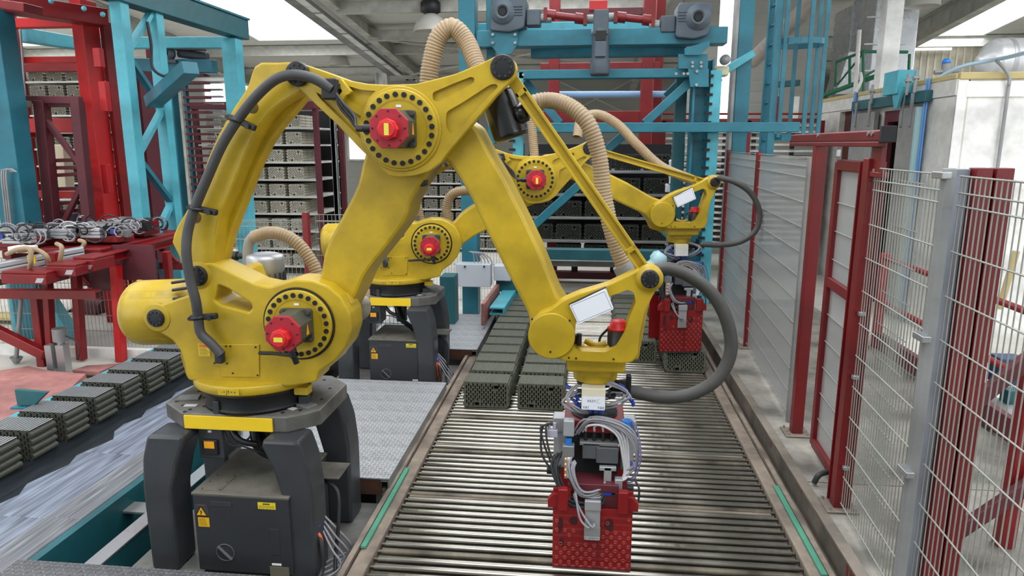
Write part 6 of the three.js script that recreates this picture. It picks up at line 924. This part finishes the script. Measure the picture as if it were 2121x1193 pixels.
{
  // red portal at the far left
  const Z = -9.6, t = thing('red_portal', 'bright red upright frame with cross beams at the left behind the tool table', 'frame', [[-7.646,2.592,-9.6][0], 0, Z]);
  const w = (n, g, m = mRedB) => wpart(n, g, m, t);
  const xr = [-7.001,2.592,-9.5][0], xl = [-8.079,3.265,-9.5][0] - 0.15;
  w('post', beam([xr, 0, Z], [xr, 4.55, Z], 0.17, 0.34, 'box')); w('post', beam([xl, 0, Z], [xl, 4.5, Z], 0.16, 0.3, 'H', 0.03)); w('side_plate', box2([xr + 0.1, 0.2, Z - 0.7], [xr + 0.16, 4.3, Z - 0.15]), mRed); w('side_plate', box2([xr + 0.17, 0.2, Z - 1.2], [xr + 0.22, 3.7, Z - 0.75]), mMaroon);
  const hb = (a, b, d = 0.15) => w('cross_beam', beam([a[0], (a[1] + b[1]) / 2, a[2]], [b[0], (a[1] + b[1]) / 2, b[2]], d, Math.abs(a[1] - b[1]), 'box'));
  hb([-8.172,4.323,-9.6], [-7.115,4.196,-9.6]); hb([-8.28,3.846,-9.9], [-7.343,3.754,-9.9]); hb([-8.235,2.962,-9.6], [-7.187,2.762,-9.6]); hb([-8.123,1.929,-9.6], [-7.181,1.83,-9.6]); hb([-8.11,2.784,-9.6], [-8.009,2.695,-9.6]);
  w('top_box', beam([-7.325,4.328,-8.6], [-6.718,4.31,-9.6], 0.3, 0.22, 'box'), mRed); w('top_box', beam([-6.877,4.198,-8], [-6.458,4.136,-8], 0.3, 0.1, 'box'), mRed);
  for (const [u, v] of [[[-6.642,3.75,-9.3], 0.25], [[-6.614,3.242,-9.3], 0.4], [[-6.724,2.126,-9.3], 0.4]]) w('guide_block', rb(0.1, v, 0.1, u[0], u[1], u[2], 0.01));
  const b = [-7.913,1.99,-9.2]; w('lower_post', beam([b[0], 0.3, -9.2], [b[0], [-7.878,2.559,-9.2][1], -9.2], 0.16, 0.14, 'box'));
  single('hydraulic_pole', 'cream vertical pipe behind the maroon ladder frame', 'pipe', beam([-8.296,2.591,-10.5], [-8.339,1.87,-10.5], 0.2, 0.2), M('#d4cfb4', 0.5));
  for (const [u, l] of [[[-7.895,2.592,-9.4], 'thin grey conduit on the left red post']]) single('conduit', l, 'pipe', tube([[-7.827,4.158,-9.4], [-7.846,3.841,-9.4], [-7.881,3.323,-9.4], [-7.907,2.66,-9.4], [-7.954,1.943,-9.4]], 0.015, 24, 6), mZinc);
  // maroon ladder frame in front
  const m = thing('maroon_frame', 'dark maroon ladder frame with diagonal bracing in front of the red frame', 'frame', [[-7.168,2.593,-9][0], 0, -9]);
  const v = (n, a, c, s = 0.1) => wpart(n, beam(a, c, s, s, 'box'), mMaroon, m);
  v('post', [-7.324,3.178,-9], [-7.393,1.404,-9], 0.15); v('post', [-6.809,3.162,-9], [-6.85,1.411,-9], 0.13); v('head_beam', [-7.752,3.193,-9], [-6.752,3.174,-9], 0.1); v('head_beam', [-7.412,3.143,-9.05], [-6.85,3.14,-9.05], 0.1); v('diagonal', [-7.327,2.963,-9], [-6.854,2.303,-9], 0.07); v('diagonal', [-6.87,2.074,-9], [-7.267,1.473,-9], 0.07);
  for (const y of [333, 348, 362, 392, 418, 436]) { } 
  v('rung', [-7.422,2.377,-9.1], [-6.953,2.391,-9.1], 0.05); v('rung', [-7.436,2.278,-9.1], [-6.967,2.286,-9.1], 0.05); v('rung', [-7.437,2.172,-9.1], [-6.943,2.201,-9.1], 0.05); v('rung', [-7.442,1.986,-9.1], [-6.969,2.002,-9.1], 0.05); v('rung', [-7.471,1.784,-9.1], [-6.936,1.816,-9.1], 0.05); v('rung', [-7.466,1.663,-9.1], [-6.936,1.708,-9.1], 0.05);
  single('grey_beam', 'grey horizontal beam end sticking out left of the maroon frame top', 'beam', beam([-7.661,3.124,-8.9], [-7.417,3.123,-8.9], 0.1, 0.09), mRailDirty);
  single('grey_drum', 'small grey drum standing behind the foot of the maroon frame', 'drum', lathe([[0, 0], [0.13, 0], [0.135, 0.02], [0.135, 0.26], [0.12, 0.28], [0, 0.28]], [-7.427,1.38,-9.3], [-7.353,1.919,-9.3], 22), mMotorGrey);
}
{
  // tool table: red stand with parked grippers
  const t = thing('tool_stand', 'dark red steel stand carrying spare grippers behind the belt', 'stand', [-6.2, 0, -7.7]);
  const w = (n, a, b, ww, h, m = mRed, k = 'box') => wpart(n, beam(a, b, ww, h, k), m, t);
  w('long_beam', [-5.457,1.32,-7.12], [-5.609,1.32,-9.104], 0.14, 0.1, mRed, 'I'); w('long_beam', [-7.6, 1.32, -9.5], [-5.7, 1.32, -9.5], 0.12, 0.1); w('long_beam', [-6.9, 1.3, -7.6], [-6.9, 1.3, -9.6], 0.12, 0.1);
  w('front_beam', [-6.966,0.892,-7.3], [-5.542,0.918,-7.3], 0.12, 0.1, mRed, 'C');
  w('leg', [-6.409,0.843,-7.4], [-6.436,-0.018,-7.4], 0.1, 0.12); w('leg', [-6.234,1.163,-7.4], [-6.331,0.016,-7.4], 0.08, 0.1); w('leg', [-6.029,1.131,-7.6], [-6.097,0.021,-7.6], 0.09, 0.1, mRed); w('leg', [-5.547,1.201,-7.65], [-5.617,0.003,-7.65], 0.09, 0.12, mRedB); w('leg', [-5.37,1.254,-8.4], [-5.377,0.746,-8.4], 0.08, 0.1);
  w('diagonal', [-6.914,0.456,-7.3], [-6.309,0.167,-7.3], 0.1, 0.12, mRed); w('diagonal', [-5.854,1.21,-9], [-5.594,0.992,-9], 0.06, 0.06); w('cross_beam', [-5.953,0.951,-9], [-5.493,0.946,-9], 0.08, 0.09); w('diagonal', [-6.169,1.093,-7.8], [-6.006,0.886,-7.8], 0.05, 0.05);
  wpart('drip_plate', box2([-5.972,0.857,-7.8], [[-5.655,1.28,-7.8][0], [-5.655,1.28,-7.8][1], -7.76]), mMaroon, t); wpart('drip_plate', box2([-5.652,0.995,-7.8], [[-5.132,1.417,-7.8][0], [-5.132,1.417,-7.8][1], -7.76]), mMaroon, t); wpart('drip_plate', box2([-6.273,0.89,-7.9], [[-5.98,1.169,-7.9][0], [-5.98,1.169,-7.9][1], -7.85]), mMaroon, t);
  wpart('table_top', box2([-7.8, 1.36, -9.6], [-5.65, 1.4, -7.55], 0.01), mRed, t);
  const box = (l, a, b, z) => { const g = thing('red_tool_box', l, 'tool part', [(a[0] + b[0]) / 2, b[1], z]); wpart('body', box2([a[0], b[1], z - 0.35], [b[0], a[1], z], 0.01), mRed, g); wpart('cover', box2([a[0], a[1], z - 0.35], [b[0], a[1] + 0.03, z - 0.02], 0.008), mRed, g); wpart('silver_sticker', prism([[b[0] - 0.13, b[1] + 0.02], [b[0] - 0.05, b[1] + 0.02], [b[0] - 0.02, b[1] + 0.07], [b[0] - 0.1, b[1] + 0.07]], z, z + 0.003), mAlu, g); return g; };
  box('red gripper arm with a silver sticker, lowest and nearest on the left stand', [-6.19,1.247,-6.7], [-5.667,1.143,-6.7], -6.7); box('red gripper arm in the middle of the three on the left stand', [-5.776,1.312,-6.85], [-5.438,1.208,-6.85], -6.85); box('red gripper arm nearest the long red beam of the left stand', [-5.629,1.356,-7.05], [-5.365,1.231,-7.05], -7.05);
  // aluminium profile with beige cables
  const pr = thing('linear_axis', 'long ribbed aluminium linear axis lying on the left stand', 'linear axis', [-6.648,1.031,-7.6]);
  for (let i = 0; i < 3; i++) wpart('profile', beam([-6.536,1.205,-6.95].map((v, k) => k === 1 ? v + i * 0.062 - 0.05 : v), [-5.81,1.336,-7.5].map((v, k) => k === 1 ? v + i * 0.062 - 0.05 : v), 0.16, 0.055, 'box'), mAlu, pr);
  wpart('black_base', beam([-6.554,1.096,-6.95], [-5.825,1.222,-7.5], 0.14, 0.08), mDark, pr); wpart('red_bracket', rb(0.13, 0.14, 0.1, ...[-5.928,1.35,-7.15], 0.01), mRed, pr); wpart('yellow_tag', rb(0.09, 0.09, 0.02, ...[-5.971,1.379,-6.9], 0.004), mWarn, pr);
  const hz = (l, pts) => single('beige_hose', l, 'hose', capped(pts, 0.025, 24, 8), mHose);
  hz('beige hose bent down at the left front of the aluminium axis', [[-6.208,1.441,-6.85], [-6.014,1.504,-6.8], [-5.891,1.506,-6.8], [-5.898,1.381,-6.8], [-6.021,1.24,-6.9]]); hz('beige hose bent down beside the yellow tag', [[-6.15,1.459,-6.95], [-5.904,1.486,-6.9], [-5.796,1.419,-6.9], [-5.862,1.284,-7]]); hz('beige hose dropping onto the middle red gripper arm', [[-5.817,1.522,-7.1], [-5.724,1.493,-7.05], [-5.758,1.369,-7.05], [-5.822,1.279,-7.1]]); hz('beige hose dropping onto the red gripper arm by the long beam', [[-5.932,1.491,-7.6], [-5.874,1.469,-7.6], [-5.957,1.353,-7.6], [-5.991,1.237,-7.6]]); hz('beige hose lying across the red table behind the aluminium axis', [[-6.854,1.472,-8], [-6.729,1.438,-8], [-6.568,1.428,-8]]);
  single('white_box', 'small white valve box on the aluminium axis', 'valve box', rb(0.24, 0.07, 0.16, ...[-6.232,1.457,-7.1], 0.01), mWhite);
  // parked gripper heads
  const head = (l, c, s) => {
    const g = thing('spare_gripper', l, 'gripper', c), R = (a, b) => a + (b - a) * rnd();
    part('flange', lathe([[0, 0.08], [0.14, 0.08], [0.14, 0.15], [0.22, 0.16], [0.22, 0.19], [0.1, 0.2], [0, 0.2]].map(p => [p[0] * s, p[1]]), [0, 0, 0], [0, 1, 0], 24), mGalv, g); part('body', rb(0.6 * s, 0.08, 0.34, 0, 0.02, 0, 0.01), mRed, g);
    for (let k = 0; k < 3; k++) part('profile', join([0, 1, 2].map(q => rb(0.26, 0.035, 0.1, 0, q * 0.04, 0, 0.006))).translate(R(-0.3, 0.3) * s, 0.04 + R(0, 0.03), R(0.05, 0.22)), mAlu, g);
    for (let k = 0; k < 7; k++) part('valve', rb(R(0.06, 0.14), R(0.06, 0.13), 0.09, R(-0.42, 0.42) * s, R(0.06, 0.16), R(-0.1, 0.25), 0.008), [mAlu, mDark, mBlack, mGalv, mMotorGrey, mRed, mDark][k], g);
    const loops = (n, r0, m) => { const cb = []; for (let k = 0; k < n; k++) { const x = R(-0.45, 0.45) * s, z = R(-0.1, 0.3), r = R(0.06, 0.13), t = R(0, 6), y = R(0.08, 0.17); cb.push(tube(Array.from({ length: 6 }, (_, i) => [x + Math.cos(t + i * 0.95) * r, y + Math.sin(t + i * 0.95) * r * 0.8, z + i * 0.02 * (k % 2 ? 1 : -1)]), r0, 16, 5)); } part('cable_loops', join(cb), m, g).userData.kind = 'stuff'; };
    part('valve', rb(0.05, 0.06, 0.05, R(-0.3, 0.3) * s, 0.12, 0.2, 0.008), mBlue, g, 'small blue valve'); loops(9, 0.008, mWireGrey); loops(10, 0.01, mRubber); loops(4, 0.007, mWireWhite);
    return g;
  };
  head('spare gripper with a round steel flange at the left end of the red stand', [-6.734,1.45,-7.521], 1); head('spare gripper with dark plugs in the middle of the red stand', [-6.392,1.45,-7.944], 0.9); head('spare gripper in a tangle of grey hoses on the red stand', [-6.008,1.45,-8.031], 1.2); head('spare gripper farthest right under a heap of cable loops', [-6.035,1.45,-8.66], 1.1);
  // vertical lift cylinder by the leg
  const lc = thing('lift_cylinder', 'grey pneumatic lift cylinder in a steel bracket at the foot of the stand', 'cylinder', [-6.049,0.013,-7.2]);
  wpart('barrel', cyl([-6.016,0.376,-7.2], [-6.013,0.526,-7.2], 0.075, 16), mGalv, lc); wpart('bracket', box2([-6.145,0.021,-7.2], [[-6.063,0.345,-7.2][0], [-6.063,0.345,-7.2][1], -7.1]), mSteel, lc); wpart('bracket', box2([-6.009,0.038,-7.2], [[-5.912,0.35,-7.2][0], [-5.912,0.35,-7.2][1], -7.1]), mSteel, lc); wpart('rod', cyl([-6.044,0.048,-7.2], [-6.01,0.376,-7.2], 0.04, 12), mSteel, lc); wpart('hose', tube([[-5.865,0.471,-7.1], [-5.754,0.418,-7.1], [-5.71,0.305,-7.1], [-5.755,0.189,-7.1]], 0.01, 20, 6), mRubber, lc);
  single('foot_pole', 'slim grey pole with a red foot in front of the left fence', 'pole', join([cyl([-6.612,0.809,-7.4], [-6.785,0.091,-7.4], 0.025, 10), cyl([-6.785,0.091,-7.4], [-6.796,0.018,-7.4], 0.07, 12, 0.03)]), mZinc);
  // low pink floor pieces and the cover sheet
  const fl = (l, pts, y, h, m) => single('floor_sheet', l, 'floor sheet', prism(pts.map(p => [p[0], -p[2]]), y - h, y).rotateX(-Math.PI / 2), m);
  fl('large dusty pink floor sheet beside the belt at the left', [[-6.746,0.1,-6.725],[-6.35,0.1,-7.08],[-5.97,0.1,-6.944],[-5.504,0.1,-6.892],[-5.357,0.1,-6.493],[-5.299,0.1,-5.186]], 0.1, 0.05, mPink); fl('small dusty pink floor sheet near the foot of the lift cylinder', [[-5.699,0.1,-7.168],[-5.37,0.1,-7.294],[-5.405,0.1,-6.97],[-5.751,0.1,-7.002]], 0.1, 0.05, mPink);
  const sb = thing('side_bracket', 'dark teal bracket plate at the far edge of the belt conveyor', 'bracket', [-5.379,0.1,-5.93]);
  wpart('plate', prism([[-4.95,0.493],[-4.65,0.478],[-4.776,0.366],[-4.945,0.35]], -5.37, -5.33), mTealD, sb); wpart('shelf', beam([-4.994,0.33,-5.35], [-4.845,0.336,-5.35], 0.1, 0.02), mTeal, sb);
}
{
  // left safety fence
  const panelL = (l, x0, x1, z, y0, y1) => {
    const t = thing('mesh_fence_panel', l, 'fence panel', [x0, y0, z], 'wire mesh panels of the left fence'), n = Math.round((x1 - x0) / 0.05), H = y1 - y0, L = x1 - x0;
    const v = metric(new THREE.CylinderGeometry(0.003, 0.003, H, 5).translate(0, H / 2, 0)), h = metric(new THREE.CylinderGeometry(0.0045, 0.0045, L, 6).rotateZ(Math.PI / 2).translate(L / 2, 0, 0));
    for (let i = 0; i <= n; i++) { const q = new THREE.Mesh(v, mWire); q.name = 'vertical_wire'; q.position.x = i * L / n; t.add(q); }
    for (let y = 0.02; y < H; y += 0.2) { const q = new THREE.Mesh(h, mWire); q.name = 'horizontal_wire'; q.position.y = y; t.add(q); }
    for (const y of [H, H - 0.07]) { const q = new THREE.Mesh(h, mWire); q.name = 'horizontal_wire'; q.position.y = y; t.add(q); }
  };
  panelL('wire mesh fence panel behind the red stand at the far left', -8.6, -6.6, -7.85, 0.1, 1.22); panelL('wire mesh fence panel behind the red stand, left of the belt', -6.55, -5.25, -7.85, 0.1, 1.22);
  single('floor_channel', 'white steel channel along the foot of the left fence', 'channel', beam([-8.6, 0.06, -7.8], [-5.2, 0.06, -7.8], 0.1, 0.12, 'C'), mWhite);
  const post = (l, x, z, y1) => { const t = thing('fence_post', l, 'fence post', [x, 0, z], 'red posts of the left fence'); part('upright', rb(0.07, y1, 0.07, 0, y1 / 2, 0, 0.006), mRed, t); part('base_plate', rb(0.16, 0.012, 0.16, 0, 0.006, 0, 0.003), mMaroon, t); };
  post('red fence post in the gap of the near robot, in front of the maroon rack', -3.19, -7.7, 1.84); post('red fence post behind the rear link foot of the near robot', [-4.223,1.491,-7.7][0], -7.7, 1.72);
  panelL('wire mesh fence panel right of the red post seen through the near robot', -3.14, -1.9, -7.85, 0.1, 1.8); 
  { const t0 = scene.children.length; panelL('wire mesh fence panel left of the red post seen through the near robot', -4.15, -3.24, -7.7, 0.1, 1.74); }
  panelL('distant wire mesh fence panel behind the grey junction boxes', -3.0, -0.9, -11.2, 0.05, 1.25);
  // things beyond the left fence
  const pal = thing('plank_pile', 'pile of brown planks on a trestle behind the left fence', 'plank pile', [-8.59,-0.253,-9.3]); for (let i = 0; i < 5; i++) wpart('plank', rb(1.3, 0.045, 0.35, [-8.749,-0.257,-9.3][0], [-8.59,-0.253,-9.3][1] - 0.1 + i * 0.11, -9.3, 0.006), i % 2 ? mMaroon : mWood, pal);
  const mc = thing('side_machine', 'dark machine with teal box and round drum behind the left fence', 'machine', [-8.132,-0.742,-10.5]); wpart('box', box2([-8.309,-0.764,-10.5], [[-7.697,-0.362,-10.5][0], [-7.697,-0.362,-10.5][1], -10.2], 0.02), mTealD, mc); wpart('drum', cyl([-7.828,0.049,-10], [-7.546,0.017,-10], 0.18, 18), mMaroon, mc); wpart('arm', beam([-8.169,-0.038,-10], [-7.731,0.169,-10], 0.1, 0.08), mDark, mc); wpart('support', beam([-7.911,0.297,-10.3], [-7.971,-0.431,-10.3], 0.3, 0.3), mMaroon, mc);
  single('concrete_block', 'grey concrete block on the floor behind the left fence', 'block', prism([[-7.783,-0.652],[-7.343,-0.309],[-6.786,-0.217],[-6.443,-0.607]], -10.2, -9.5, 0.02), mFloor);
}

// ---------- shadows, picture ----------
scene.traverse(o => { if (o.isMesh) { o.castShadow = true; o.receiveShadow = true; } });
renderer.render(scene, camera);
